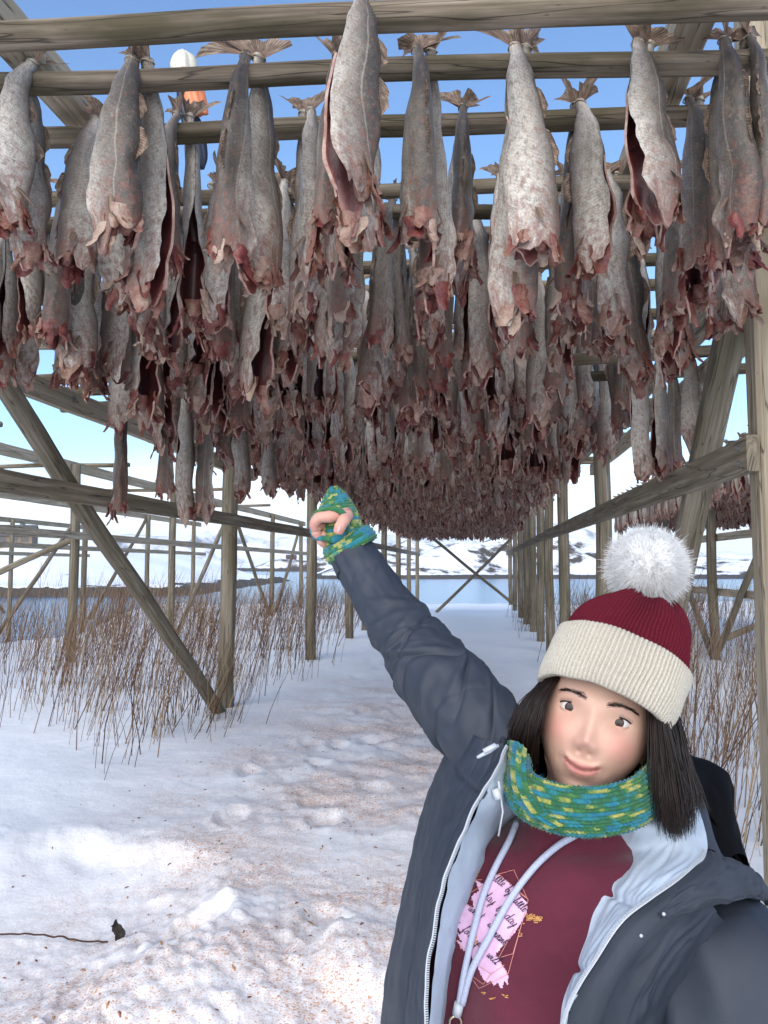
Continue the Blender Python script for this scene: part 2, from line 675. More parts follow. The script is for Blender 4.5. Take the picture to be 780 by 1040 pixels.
gb = MB()
rings = []
r = 0.25
while r < 95:
    rings.append(r)
    r *= 1.0 + (0.02 if r < 2 else 0.009 if r < 9 else 0.018 if r < 14 else 0.035)
angs = []
a = -PI
while a < PI - 1e-6:
    angs.append(a)
    f = abs(a)
    a += R(0.25) if f < R(34) else R(1.0) if f < R(60) else R(4)
g = []
for r in rings:
    g.append([Vector((r * math.sin(a), r * math.cos(a), gz(r * math.sin(a), r * math.cos(a)))) for a in angs])
gb.grid(g, lambda i, j: (speck(g[i][j].x, g[i][j].y), 0, 0), closed=True, cap0=True, flip=True)
M['snow'] = ground_mat()
tag(gb.build('snow_ground', M['snow']), kind='structure')

# ------------------------------------------------------------------ sea
t = NT('sea_water')
geo = t.new('ShaderNodeNewGeometry')
n1 = t.noise(t.vscale(geo.outputs['Position'], (0.35, 1.1, 1)), 1.0, 4, 0.6)
t.bump(n1, 0.55, 0.25)
t.out((0.018, 0.085, 0.17), 0.18, 0.5)
sb = MB()
sg = [[Vector((x, y, -1.2)) for x in (-7600, 7600)] for y in (-600, 9200)]
sb.grid(sg, flip=True)
tag(sb.build('sea_water', t.mat), kind='structure')


# ------------------------------------------------------------------ far land
def hill_mat(name, rock_lo, rock_hi, shore_h, sc, rock=(0.055, 0.048, 0.042), snow=(0.84, 0.86, 0.9)):
    t = NT(name)
    geo = t.new('ShaderNodeNewGeometry')
    pos = geo.outputs['Position']
    n = t.noise(pos, sc, 6, 0.65)
    nrm = t.sep(geo.outputs['Normal'])
    steep = t.math('SUBTRACT', 1.0, nrm[2])
    k = t.math('ADD', n, t.math('MULTIPLY', steep, 0.55))
    rk = t.ramp(k, [(rock_lo, 0.0), (rock_hi, 1.0)])
    z = t.sep(pos)[2]
    sh = t.ramp(t.math('ADD', z, t.math('MULTIPLY_ADD', n, 1.2, 0.6)), [(0.0, 1.0), (1.0, 1.0)]) if False else None
    zz = t.math('SUBTRACT', z, t.math('MULTIPLY_ADD', n, shore_h * 0.9, -1.2 + shore_h * 0.25))
    low = t.math('LESS_THAN', zz, 0.0)
    rk = t.math('MAXIMUM', rk, low)
    rc = t.mix(t.noise(pos, sc * 5, 3), rock, tuple(c * 2.2 for c in rock))
    t.out(t.mix(rk, snow, rc), 0.8, 0.2)
    return t.mat


def terrain(name, x0, x1, y0, y1, nx, ny, f, mat):
    b = MB()
    gg = []
    for j in range(ny):
        y = lerp(y0, y1, j / (ny - 1))
        gg.append([Vector((lerp(x0, x1, i / (nx - 1)), y, f(lerp(x0, x1, i / (nx - 1)), y))) for i in range(nx)])
    b.grid(gg)
    return tag(b.build(name, mat), kind='structure')


def f_hill(x, y):
    e = sm(175, 215, y + 8 * nz(x * 0.03, 1.5)) * sm(340, 260, y)
    e *= sm(-26, 6, x) * (1 - 0.45 * sm(42, 75, x))
    h = 12.5 * e * (0.72 + 0.55 * nz(x * 0.022, y * 0.02, 2) + 0.28 * nz(x * 0.07, y * 0.07, 5) + 0.12 * nz(x * 0.2, y * 0.2, 6))
    return -2.6 + h + 1.6 * sm(172, 178, y + 4 * nz(x * 0.06, 7.7)) * sm(-30, -12, x)


terrain('snowy_hill', -40, 190, 165, 340, 150, 80, f_hill, hill_mat('hill_snow_rock', 0.53, 0.62, 1.3, 0.13))


def f_pen(x, y):
    edge = 68 + 5 * nz(x * 0.06, 2.2) + 10 * sm(-26, -12, x)
    e = sm(edge, edge + 4, y) * sm(-13, -22, x - 4 * nz(y * 0.05, 1.1))
    h = e * (2.0 + 4.6 * sm(edge + 6, edge + 38, y) * sm(-22, -42, x) + 0.6 * nz(x * 0.12, y * 0.12, 3))
    return -2.3 + h


terrain('snowy_headland', -130, -8, 60, 150, 90, 70, f_pen, hill_mat('headland_snow_rock', 0.70, 0.80, 1.15, 0.25, (0.05, 0.042, 0.034)))


def f_isl(x, y):
    e = sm(470, 500, y) * sm(640, 560, y)
    e *= 0.55 + 0.9 * max(0, nz(x * 0.011, 8.0)) + 0.2 * nz(x * 0.05, 3)
    return -3.5 + e * 13 * (0.8 + 0.5 * nz(x * 0.03, y * 0.03, 4)) * sm(-480, -420, x) * sm(40, -20, x)


terrain('far_shore', -500, 60, 460, 650, 120, 40, f_isl, hill_mat('far_shore_snow_rock', 0.52, 0.62, 3.0, 0.05))


def f_mtn(x, y):
    r1 = 1 - abs(nz(x * 0.0011, y * 0.0013, 2.0)) * 1.7
    r2 = 1 - abs(nz(x * 0.003, y * 0.0033, 7.0)) * 1.6
    e = sm(3300, 4300, y) * sm(6900, 5200, y)
    return -20 + e * (210 * max(0, r1) ** 1.4 * (0.75 + 0.5 * nz(x * 0.0006, 1.0)) + 70 * max(0, r2) * max(0, r1) + 25 * nz(x * 0.012, y * 0.012, 3))


terrain('snowy_mountains', -5200, 5200, 3200, 7000, 230, 70, f_mtn, hill_mat('mountain_snow_rock', 0.56, 0.72, 6, 0.006, (0.09, 0.10, 0.12)))


# ------------------------------------------------------------------ far houses
def house(loc, w, d, h, rot, wall, roof, label, chimney=True):
    root = empty('house', loc, label, 'house')
    root.rotation_euler.z = rot
    b = MB()
    x, y = w / 2, d / 2
    vs_ = [(-x, -y, -1), (x, -y, -1), (x, y, -1), (-x, y, -1), (-x, -y, h), (x, -y, h), (x, y, h), (-x, y, h), (-x, 0, h + d * 0.36), (x, 0, h + d * 0.36)]
    for q in vs_: b.vert(q)
    for f in ((0, 1, 5, 4), (2, 3, 7, 6), (1, 2, 6, 9, 5), (3, 0, 4, 8, 7)): b.face(f)
    b.build('wall', wall, root, smooth=False, local=True)
    rf = MB()
    e = 0.3
    for s in (-1, 1):
        lo = h - e * 0.7
        q = [Vector((-x - e, s * (y + e), lo)), Vector((x + e, s * (y + e), lo)), Vector((x + e, 0, h + d * 0.36)), Vector((-x - e, 0, h + d * 0.36))]
        up = Vector((0, 0, 0.15))
        rf.grid([[q[0] + up, q[1] + up], [q[3] + up, q[2] + up]])
        rf.grid([[q[0], q[1]], [q[3], q[2]]])
        rf.grid([[q[0], q[1]], [q[0] + up, q[1] + up]])
    ro = rf.build('roof', roof, root, smooth=False, local=True)
    if chimney:
        c = MB()
        c.tube([Vector((x * 0.3, 0, h)), Vector((x * 0.3, 0, h + d * 0.36 + 0.7))], 0.35, 4)
        c.build('chimney', M['bolt'], ro, smooth=False, local=True)
    for k in range(3):
        wx = -x * 0.6 + k * x * 0.6
        wb = MB()
        wb.grid([[Vector((wx - 0.45, -y - 0.03, h * 0.35)), Vector((wx + 0.45, -y - 0.03, h * 0.35))],
                 [Vector((wx - 0.45, -y - 0.03, h * 0.8)), Vector((wx + 0.45, -y - 0.03, h * 0.8))]])
        wb.build('window', M['dark_glass'], root, smooth=False, local=True)


M['dark_glass'] = simple('dark_glass', (0.03, 0.035, 0.04), 0.2, 0.5)
M['brown_boards'] = simple('brown_boards', (0.20, 0.15, 0.11), 0.8, 0.3, 2.0)
M['white_boards'] = simple('white_boards', (0.75, 0.74, 0.72), 0.7, 0.3, 2.0, 0.05)
M['red_boards'] = simple('red_boards', (0.17, 0.05, 0.04), 0.7, 0.3, 2.0)
M['slate_roof'] = simple('slate_roof', (0.09, 0.085, 0.085), 0.8, 0.3, 2.0)
M['snowy_roof'] = simple('snowy_roof', (0.7, 0.72, 0.75), 0.8, 0.3, 2.0, 0.1)


def on(f, px, y):
    x = (px - 390) / 780 * y
    return Vector((x, y, f(x, y)))


house(on(f_pen, 17, 104), 4.6, 3.4, 1.5, R(12), M['brown_boards'], M['slate_roof'], 'brown boarded house on the snowy headland at the far left')
house(on(f_isl, 152, 540), 11, 8, 4.5, R(-8), M['white_boards'], M['slate_roof'], 'small white house on the snowy far shore')
house(on(f_isl, 296, 560), 7, 5, 3.2, R(15), M['red_boards'], M['slate_roof'], 'small dark red cabin on the far shore below mountains')
house(on(f_isl, 318, 555), 8, 6, 3.5, R(-20), M['white_boards'], M['snowy_roof'], 'low snow-roofed shed beside the dark red cabin')


# ------------------------------------------------------------------ dry stalks
def stalk_mat():
    t = NT('dry_stalk')
    A = t.sep(t.attr().outputs['Vector'])
    col = t.ramp(A[0], [(0.0, (0.050, 0.024, 0.016)), (0.40, (0.115, 0.060, 0.038)), (0.75, (0.24, 0.16, 0.095)), (1.0, (0.38, 0.29, 0.18))])
    return t.out(col, 0.8, 0.2)


M['stalk'] = stalk_mat()


def stalks(name, n, pick, seed, hfun, kind_label):
    rd = random.Random(seed)
    b = MB()
    c = 0
    clumps = []
    while c < n:
        if not clumps or rd.random() < 0.24:
            q = pick(rd)
            if q is None: continue
            clumps = [q]
            lean0 = (rd.gauss(0.14, 0.10), rd.gauss(0, 0.10))
        x = clumps[0][0] + rd.gauss(0, 0.16)
        y = clumps[0][1] + rd.gauss(0, 0.16)
        z = gz(x, y) - 0.03
        if z < -0.9: continue
        c += 1
        h = hfun(rd, x, y)
        lx, ly = lean0[0] + rd.gauss(0, 0.10), lean0[1] + rd.gauss(0, 0.10)
        bend = rd.gauss(0.05, 0.10)
        base = Vector((x, y, z))
        tint = min(1, max(0, rd.gauss(0.45, 0.30)))
        r0 = rd.choice((0.0016, 0.0022, 0.0028, 0.0034, 0.0048)) * (1 + 0.02 * y)
        pts = []
        for k in range(5):
            f = k / 4
            pts.append(base + Vector((lx * h * f + bend * h * f * f + 0.015 * nz(x * 9, f * 3, y), ly * h * f + 0.015 * nz(y * 9, f * 3, x), h * f)))
        b.tube(pts, [r0, r0 * 0.9, r0 * 0.75, r0 * 0.55, r0 * 0.25], 3, attr=lambda i, j: (tint, 0, 0), caps=False)
        for q in range(rd.choice((0, 1, 2, 3, 5))):
            f = rd.uniform(0.35, 0.9)
            p = pts[0].lerp(pts[-1], f)
            k = min(3, int(f * 4))
            p = pts[k].lerp(pts[k + 1], f * 4 - k)
            an = rd.uniform(0, 2 * PI)
            L = rd.uniform(0.08, 0.36)
            d = Vector((math.cos(an) * 0.45, math.sin(an) * 0.45, 1)).normalized()
            b.tube([p, p + d * L * 0.5, p + d * L + Vector((0, 0, 0.02))], [r0 * 0.5, r0 * 0.4, r0 * 0.15], 3, attr=lambda i, j: (tint, 0, 0), caps=False)
    o = b.build(name, M['stalk'])
    return tag(o, kind_label[0], kind_label[1], kind='stuff')


def pick_left(rd):
    y = 5.6 * math.exp(rd.random() * math.log(27 / 5.6))
    a = rd.uniform(-0.62, 0.0)
    x = a * y
    lim = interp([(5.5, -1.95), (7, -1.42), (10, -1.0), (18, -0.75), (27, 0.4)], y) + 0.25 * nz(y * 0.8, 3)
    if x > lim: return None
    near = interp([(-4.5, 7.4), (-2.7, 6.3), (-1.9, 5.7), (-1.2, 7.2)], x)
    if y < near + 1.6 * rd.random() ** 2: return None
    if rd.random() > 0.45 + 0.55 * sm(6, 11, y): return None
    return (x, y)


def pick_right(rd):
    y = 3.9 * math.exp(rd.random() * math.log(28 / 3.9))
    x = rd.uniform(0.0, 0.72) * y
    lim = interp([(4, 1.45), (8, 2.2), (16, 3.0), (28, 4.6)], y) + 0.25 * nz(y * 0.8, 9)
    if x < lim: return None
    return (x, y)


def h_left(rd, x, y): return min(1.5, max(0.3, rd.gauss(0.86, 0.24))) * lerp(0.9, 1.12, sm(5, 12, y))
def h_right(rd, x, y): return min(1.7, max(0.3, rd.gauss(0.98, 0.28)))


stalks('dry_stalks', 2500, pick_left, 3, h_left, ('leaning red-brown dry stalks standing in snow along the left posts', 'dry stalks'))
stalks('dry_stalks', 2300, pick_right, 4, h_right, ('tall brown dry stalks standing in snow behind the person', 'dry stalks'))


def pick_far(rd):
    a = rd.uniform(-0.40, 0.62)
    y = rd.uniform(17, 31)
    x = a * y
    if a > -0.03 and a < 0.17 + 0.02 * nz(y): return None
    if math.hypot(x, y) > shore(x, y) + 0.5: return None
    return (x, y)


stalks('dry_stalks', 1500, pick_far, 6, lambda rd, x, y: max(0.3, rd.gauss(0.75, 0.2)), ('distant band of ochre dry stalks along the shore', 'dry stalks'))

# bits lying on the snow
b = MB()
rd = random.Random(12)
for k in range(420):
    for _ in range(30):
        x, y = rd.uniform(-2.2, 1.2), rd.uniform(2.0, 7.5)
        if rd.random() < speck(x, y): break
    z = gz(x, y)
    L = rd.uniform(0.004, 0.013)
    an = rd.uniform(0, PI)
    dx, dy = math.cos(an) * L, math.sin(an) * L
    tint = rd.random()
    pts = [Vector((x - dx, y - dy, gz(x - dx, y - dy) + 0.002)), Vector((x, y, z + 0.004)), Vector((x + dx, y + dy, gz(x + dx, y + dy) + 0.002))]
    b.tube(pts, [L * 0.2, L * 0.45, L * 0.15], 5, attr=lambda i, j: (tint, 0, 0), squash=0.5)
t = NT('dried_fish_scrap')
A = t.sep(t.attr().outputs['Vector'])
t.out(t.ramp(A[0], [(0, (0.10, 0.025, 0.018)), (0.4, (0.30, 0.11, 0.05)), (0.8, (0.44, 0.24, 0.09)), (1, (0.03, 0.03, 0.03))]), 0.6, 0.3)
tag(b.build('fish_scraps', t.mat), 'rusty brown dried fish scraps sprinkled over the snow', 'scraps', kind='stuff')

b = MB()
pts = []
for k in range(26):
    f = k / 25
    q = P(lerp(-14, 110, f), lerp(908, 922, f) + 4 * math.sin(f * 3), lerp(3.55, 3.42, f))
    pts.append(Vector((q.x, q.y, gz(q.x, q.y) + 0.03 * math.sin(f * PI) + 0.006)))
b.tube(pts, 0.004, 5, attr=lambda i, j: (0.1, 0, 0))
tag(b.build('bare_twig', M['stalk']), 'thin dark bare twig lying across the snow hollow', 'twig')
b = MB()
rd = random.Random(3)
c = P(121, 916, 3.42)
c.z = gz(c.x, c.y) + 0.02
rows = []
for i in range(15):
    f = i / 14
    hw = 0.026 * math.sin(PI * min(1, f * .94 + .03)) ** .8 * (1 + .35 * nz(f * 9, 2.2))
    rows.append([c + Vector((.010 * math.sin(f * 5) + hw * x, -.012 * x * x + .014 * nz(x * 2.2, f * 3), -0.02 + .088 * f + .02 * abs(x) * nz(x * 3, f * 4, 7))) for x in (-1, -.7, -.35, 0, .35, .7, 1)])
b.shell(rows, .0012)
M['leaf'] = simple('withered_leaf', (0.035, 0.03, 0.025), 0.8, 0.2, 40, 0.5)
tag(b.build('withered_leaf', M['leaf']), 'crumpled dark withered leaf in the snow at the twig end', 'leaf')

# ------------------------------------------------------------------ the air between here and the far shore
hb = MB()
X0, X1, Y0, Y1, Z0, Z1 = -7900, 7900, -900, 9500, -30, 420
for z in (Z0, Z1):
    for (x, y) in ((X0, Y0), (X1, Y0), (X1, Y1), (X0, Y1)):
        hb.vert((x, y, z))
for f in ((3, 2, 1, 0), (4, 5, 6, 7), (0, 1, 5, 4), (1, 2, 6, 5), (2, 3, 7, 6), (3, 0, 4, 7)):
    hb.face(f)
hm = bpy.data.materials.new('haze')
hm.use_nodes = True
hm.node_tree.nodes.clear()
ho = hm.node_tree.nodes.new('ShaderNodeOutputMaterial')
hv = hm.node_tree.nodes.new('ShaderNodeVolumePrincipled')
hv.inputs['Color'].default_value = (0.80, 0.88, 0.97, 1)
hv.inputs['Density'].default_value = 0.00009
hv.inputs['Anisotropy'].default_value = 0.0
hm.node_tree.links.new(hv.outputs[0], ho.inputs['Volume'])
tag(hb.build('haze', hm, smooth=False), kind='stuff')
# ------------------------------------------------------------------ timber pieces
def round_log(b, p0, p1, r, seed=0, n=14, wob=0.10, bend=0.012, taper=0.06):
    L = (p1 - p0).length
    k = max(6, int(L / 0.16))
    ax = (p1 - p0).normalized()
    ref = Vector((0, 0, 1)) if abs(ax.z) < 0.9 else Vector((1, 0, 0))
    x = ax.cross(ref).normalized()
    y = ax.cross(x)
    g = []
    for i in range(k + 1):
        f = i / k
        c = p0.lerp(p1, f) + x * bend * nz(f * L * 0.7, seed * 3.1) * 2 + y * bend * nz(f * L * 0.7, seed * 5.7 + 9) * 2
        row = []
        for j in range(n):
            a = 2 * PI * j / n
            rr = r * (1 + taper * (0.5 - f)) * (1 + wob * nz(f * L * 1.4, math.cos(a) * 0.9 + seed, math.sin(a) * 0.9) + 0.03 * nz(f * L * 6, math.cos(a) * 2 + seed, math.sin(a) * 2))
            row.append(c + (x * math.cos(a) + y * math.sin(a)) * rr)
        g.append(row)
    s = seed * 1.37
    b.grid(g, lambda i, j: (i / k * L + s, math.cos(2 * PI * j / n) * r + s, math.sin(2 * PI * j / n) * r), True, cap0=True, cap1=True, flip=True)


def plank(b, p0, p1, w, h, seed=0, up=Vector((0, 0, 1))):
    """squared timber: w across, h along 'up', softly chamfered"""
    L = (p1 - p0).length
    k = max(3, int(L / 0.3))
    ax = (p1 - p0).normalized()
    x = ax.cross(up).normalized()
    y = x.cross(ax).normalized()
    ch = min(w, h) * 0.10
    prof = [(-w / 2 + ch, -h / 2), (w / 2 - ch, -h / 2), (w / 2, -h / 2 + ch), (w / 2, h / 2 - ch), (w / 2 - ch, h / 2), (-w / 2 + ch, h / 2), (-w / 2, h / 2 - ch), (-w / 2, -h / 2 + ch)]
    g = []
    for i in range(k + 1):
        f = i / k
        c = p0.lerp(p1, f) + y * 0.006 * nz(f * L * 0.8, seed * 2.3) + x * 0.004 * nz(f * L * 0.8, seed + 8)
        g.append([c + x * (a + 0.002 * nz(f * L * 3, q, seed)) + y * (d + 0.003 * nz(f * L * 3, q + 20, seed)) for q, (a, d) in enumerate(prof)])
    s = seed * 1.37
    b.grid(g, lambda i, j: (i / k * L + s, prof[j][0] + s, prof[j][1]), True, cap0=True, cap1=True)


SEED = [1]


def part_log(name, mat, parent, p0, p1, r, **kw):
    SEED[0] += 1
    b = MB()
    round_log(b, p0, p1, r, SEED[0], **kw)
    return b.build(name, M[mat], parent)


def part_plank(name, mat, parent, p0, p1, w, h, **kw):
    SEED[0] += 1
    b = MB()
    plank(b, p0, p1, w, h, SEED[0], **kw)
    return b.build(name, M[mat], parent, smooth=False)


def bolt(parent, p, nrm, r=0.014):
    b = MB()
    b.tube([p, p + nrm * 0.012], r, 6)
    b.tube([p - nrm * 0.002, p + nrm * 0.003], r * 1.8, 12)
    b.build('bolt', M['bolt'], parent, smooth=False)


UL, UR = -2.70, 1.24
Z_POLE = CAM_H + 1.62
uvec = (W(1, 0, 0) - W(0, 0, 0)).normalized()
vvec = (W(0, 1, 0) - W(0, 0, 0)).normalized()

rack = empty('drying_rack', W(-0.7, 8, 0), 'long open timber fish rack with the dense tunnel of hanging cod', 'drying rack')
for v in (3.3, 8.1, 12.3, 16.0, 18.3, 22.0, 26.0, 30.0, 34.0):
    part_log('post', 'post_wood', rack, W(UL, v, gz(*W(UL, v, 0).xy) - 0.4), W(UL + 0.01, v, 3.0), 0.086, wob=0.06)
for v in (7.9, 11.5, 13.9, 15.9, 18.2, 20.5, 23.4, 27.0, 31.0):
    part_log('post', 'post_wood', rack, W(UR, v, -0.5), W(UR + 0.01, v, 3.0), 0.080, wob=0.06)
fp = part_plank('post', 'timber', rack, W(UR + 0.075, 3.62, -0.5), W(UR + 0.07, 3.62, 4.1), 0.15, 0.15, up=vvec)
fp['label'] = 'square front corner post of pale timber'
# rails on the inner faces
lr = part_plank('rail', 'rail_wood', rack, W(UL + 0.12, 2.6, 1.96), W(UL + 0.12, 14.5, 2.04), 0.05, 0.125)
part_plank('rail', 'rail_wood', rack, W(UL + 0.12, 14.56, 2.03), W(UL + 0.12, 34, 2.05), 0.05, 0.14)
rr_ = part_plank('rail', 'rail_wood', rack, W(UR - 0.04, 3.52, 2.0), W(UR - 0.115, 13, 2.03), 0.05, 0.16)
part_plank('rail', 'rail_wood', rack, W(UR - 0.115, 13.05, 2.03), W(UR - 0.115, 31, 2.04), 0.05, 0.13)
for v, rl in ((3.62, rr_), (8.1, lr)):
    u = UR - 0.067 if rl is rr_ else UL + 0.146
    for dz in (-0.035, 0.035):
        bolt(rl, W(u, v, 2.0 + dz), -uvec if rl is rr_ else uvec, 0.009)
# braces
part_log('brace', 'post_wood', rack, W(UL + 0.0, 7.95, -0.05), W(UL - 0.03, 3.35, 3.05), 0.066, wob=0.05)
part_plank('brace', 'post_wood', rack, W(UR + 0.02, 6.45, -0.1), W(UR + 0.03, 3.58, 3.1), 0.10, 0.14, up=uvec)
kb = part_plank('brace', 'timber', rack, P(744, 214, 3.42), P(812, 66, 3.42), 0.13, 0.10)
bolt(kb, P(766, 128, 3.34), Vector((0, -1, 0)), 0.014)
part_log('brace', 'post_wood', rack, W(UL + 1.3, 25.6, 0.0), W(UR, 25.4, 2.6), 0.05)
part_log('brace', 'post_wood', rack, W(UL + 1.0, 25.8, 2.6), W(UR, 25.7, 0.2), 0.05)
# purlins: the side ones carry the poles, two pale ones run above them
part_plank('purlin', 'rail_wood', rack, W(UL - 0.05, 2.0, 3.0), W(UL - 0.05, 34, 3.0), 0.10, 0.13)
part_plank('purlin', 'rail_wood', rack, W(UR + 0.16, 2.0, 3.0), W(UR + 0.16, 31, 3.0), 0.10, 0.13)
tp = part_plank('purlin', 'timber', rack, W(-1.52, 1.2, CAM_H + 1.76), W(-1.52, 9, CAM_H + 1.76), 0.12, 0.12)
part_plank('purlin', 'timber', rack, W(0.70, 1.2, CAM_H + 1.77), W(0.70, 9, CAM_H + 1.77), 0.12, 0.12)
lp = part_plank('purlin', 'timber', rack, W(UL - 0.16, 2.6, CAM_H + 1.17), W(UL - 0.16, 9.5, CAM_H + 1.17), 0.06, 0.15)
lp['label'] = 'lower pale purlin with bolt heads'
for v in (4.5, 5.05, 6.2, 8.1):
    bolt(lp, W(UL - 0.125, v, CAM_H + 1.19), uvec, 0.010)
part_plank('purlin', 'timber', rack, W(UR + 0.14, 2.8, CAM_H + 1.17), W(UR + 0.14, 9.5, CAM_H + 1.17), 0.06, 0.13)


# ------------------------------------------------------------------ neighbouring racks, empty at left
def side_rack(label, us, vs_, ztop, rails, brs, zr=2.0):
    r = empty('drying_rack', W(sum(us) / len(us), vs_[0], 0), label, 'drying rack')
    for u in us:
        for v in vs_:
            q = W(u, v, 0)
            part_log('post', 'post_wood', r, W(u, v, max(-2.3, gz(q.x, q.y)) - 0.4), W(u, v, ztop), 0.075, n=10, wob=0.05)
        part_plank('purlin', 'timber', r, W(u - 0.11, vs_[0] - 1.5, ztop - 0.02), W(u - 0.11, vs_[-1] + 1, ztop - 0.02), 0.08, 0.16)
        for z in rails:
            part_plank('rail', 'timber', r, W(u + 0.11, vs_[0] - 2.5, z), W(u + 0.11, vs_[-1] + 1, z), 0.05, 0.12)
    for (u0, v0, z0, u1, v1, z1) in brs:
        part_log('brace', 'post_wood', r, W(u0, v0, z0), W(u1, v1, z1), 0.052, n=9)
    return r


side_rack('empty timber rack standing in the dry stalks left of the cod tunnel', (-6.47, -10.6), (7.7, 11.7, 15.7, 19.7, 23.7, 27.7), CAM_H + 1.66, (2.0,),
          [(-6.47, 16.0, 0.0, -6.5, 19.6, 3.0), (-6.47, 23.5, 0.0, -6.5, 19.8, 3.0), (-10.6, 16, 0, -10.6, 19.5, 3.0), (-10.6, 15.4, 0, -10.6, 12, 3.0),
           (-10.5, 11.9, 0.1, -10.6, 15.5, 3.0), (-10.5, 19.9, 0.1, -10.6, 23.5, 3.0), (-10.5, 23.6, 0.1, -10.6, 20.0, 3.0), (-6.4, 24.0, 0.1, -6.47, 27.5, 3.0),
           (-10.6, 11.7, 0.2, -6.5, 11.9, 2.0)])
side_rack('far empty rack of thin posts seen between the left posts', (-15.5, -19.5), (16, 20, 24, 28), 3.1, (1.95,),
          [(-15.5, 16.3, 0, -15.5, 19.8, 3.0), (-15.5, 23.7, 0, -15.5, 20.2, 3.0), (-19.5, 16.3, 0, -19.5, 19.8, 3.0), (-15.5, 24.2, 0, -15.5, 27.8, 3.0), (-19.5, 20.2, 0, -19.5, 23.7, 3.0)])
side_rack('timber rack hung with cod beyond the stalks on the right', (3.75, 7.6), (9.3, 13.0, 17.0, 21.0), 3.05, (1.98, 1.1),
          [(3.75, 12.8, 0.2, 3.8, 9.4, 3.0), (3.7, 13.1, 0.25, 7.6, 13.1, 1.9), (7.6, 12.8, 0.1, 7.6, 9.6, 3.0), (3.75, 13.2, 0.1, 3.75, 16.7, 2.9), (3.75, 16.7, 0.1, 3.75, 13.2, 2.9), (7.6, 16.7, 0, 7.6, 13.3, 2.9)])

# ------------------------------------------------------------------ poles laid across
PANG = R(-3.0)
pdir = Vector((math.cos(PANG), math.sin(PANG), 0))


def pole_y(py, dz=1.62):
    cy = (520 - py) / 780
    return dz * (CP - cy * SP) / (SP + cy * CP)


ORD = ['first', 'second', 'third', 'fourth', 'fifth', 'sixth', 'seventh', 'eighth', 'ninth', 'tenth', 'eleventh', 'twelfth', 'thirteenth', 'fourteenth', 'fifteenth', 'sixteenth',
       'seventeenth', 'eighteenth', 'nineteenth', 'twentieth', 'twenty-first', 'twenty-second', 'twenty-third', 'twenty-fourth']
near_py = [(25, 0.042), (76, 0.036), (131, 0.037), (198, 0.033), (218, 0.033), (238, 0.035), (270, 0.035), (296, 0.034)]
POLES = []
for k, (py, r) in enumerate(near_py):
    POLES.append((pole_y(py), r))
y = POLES[-1][0]
rp = random.Random(8)
while y < 25.5:
    y += rp.uniform(0.44, 0.64)
    POLES.append((y, rp.uniform(0.032, 0.038)))


def pole_center(Y):
    q = W(-0.7, Y, Z_POLE)
    return Vector((q.x, Y, Z_POLE))


for k, (Y, r) in enumerate(POLES):
    c = pole_center(Y)
    half = 2.55 if k < 8 else 2.42 + rp.uniform(-0.12, 0.2)
    dz = rp.uniform(-0.012, 0.012) if k > 3 else 0
    SEED[0] += 1
    b = MB()
    round_log(b, c - pdir * half + Vector((0, 0, dz)), c + pdir * half - Vector((0, 0, dz)), r, SEED[0], n=18 if k < 5 else 10, wob=0.10 if k < 5 else 0.08, bend=0.014)
    o = b.build('drying_pole', M['pole_wood'])
    if k < 8:
        lab = ['thick mossy grey pole across the top of the photo, nearest', 'weathered round pole second from the top, with cod tails over it', 'weathered round pole third from the top, behind the nearest cod',
               'dark pole seen between the cod, fourth from the top', 'dark pole seen between the cod, fifth from the top', 'pole in the shade of cod, sixth from the top',
               'pole in the shade of cod, seventh from the top', 'pole in the shade of cod, eighth from the top'][k]
    else:
        lab = 'shaded round pole deep in the tunnel of hanging cod'
    tag(o, lab, 'pole', 'poles laid across the rack')


def extra_pole(p0, p1, r, lab, grp):
    SEED[0] += 1
    b = MB()
    round_log(b, p0, p1, r, SEED[0], n=10)
    return tag(b.build('drying_pole', M['pole_wood']), lab, 'pole', grp)


LOWL = [4.9, 5.25, 5.75, 6.1, 7.4]
for i, v in enumerate(LOWL):
    extra_pole(W(UL - 0.62 + 0.1 * (i % 2), v, CAM_H + 1.285), W(UL + 1.55, v - 0.1, CAM_H + 1.285), 0.036, 'short pole end resting on the lower pale purlin at left', 'lower poles at the left purlin')
LOWR = [4.75, 5.2, 6.4]
for i, v in enumerate(LOWR):
    extra_pole(W(UR - 0.85, v, CAM_H + 1.275), W(UR + 0.7, v - 0.1, CAM_H + 1.275), 0.036, 'lower pole end resting by the right brace', 'lower poles by the right brace')
for i, v in enumerate((8.2, 8.9, 12.6, 17.0, 21.5)):
    extra_pole(W(-11.2, v + rp.uniform(-0.1, 0.1), CAM_H + 1.78), W(-5.9 + rp.uniform(-0.2, 0.3), v, CAM_H + 1.78), 0.04, 'bare pole lying across the empty left rack', 'bare poles of the empty rack')
RPOLES = []
for i in range(20):
    v = 9.6 + i * 0.55
    RPOLES.append(v)
    extra_pole(W(3.35, v, 3.16), W(8.0, v, 3.16), 0.04, 'pole with cod on the rack beyond the right stalks', 'poles of the right-hand rack')


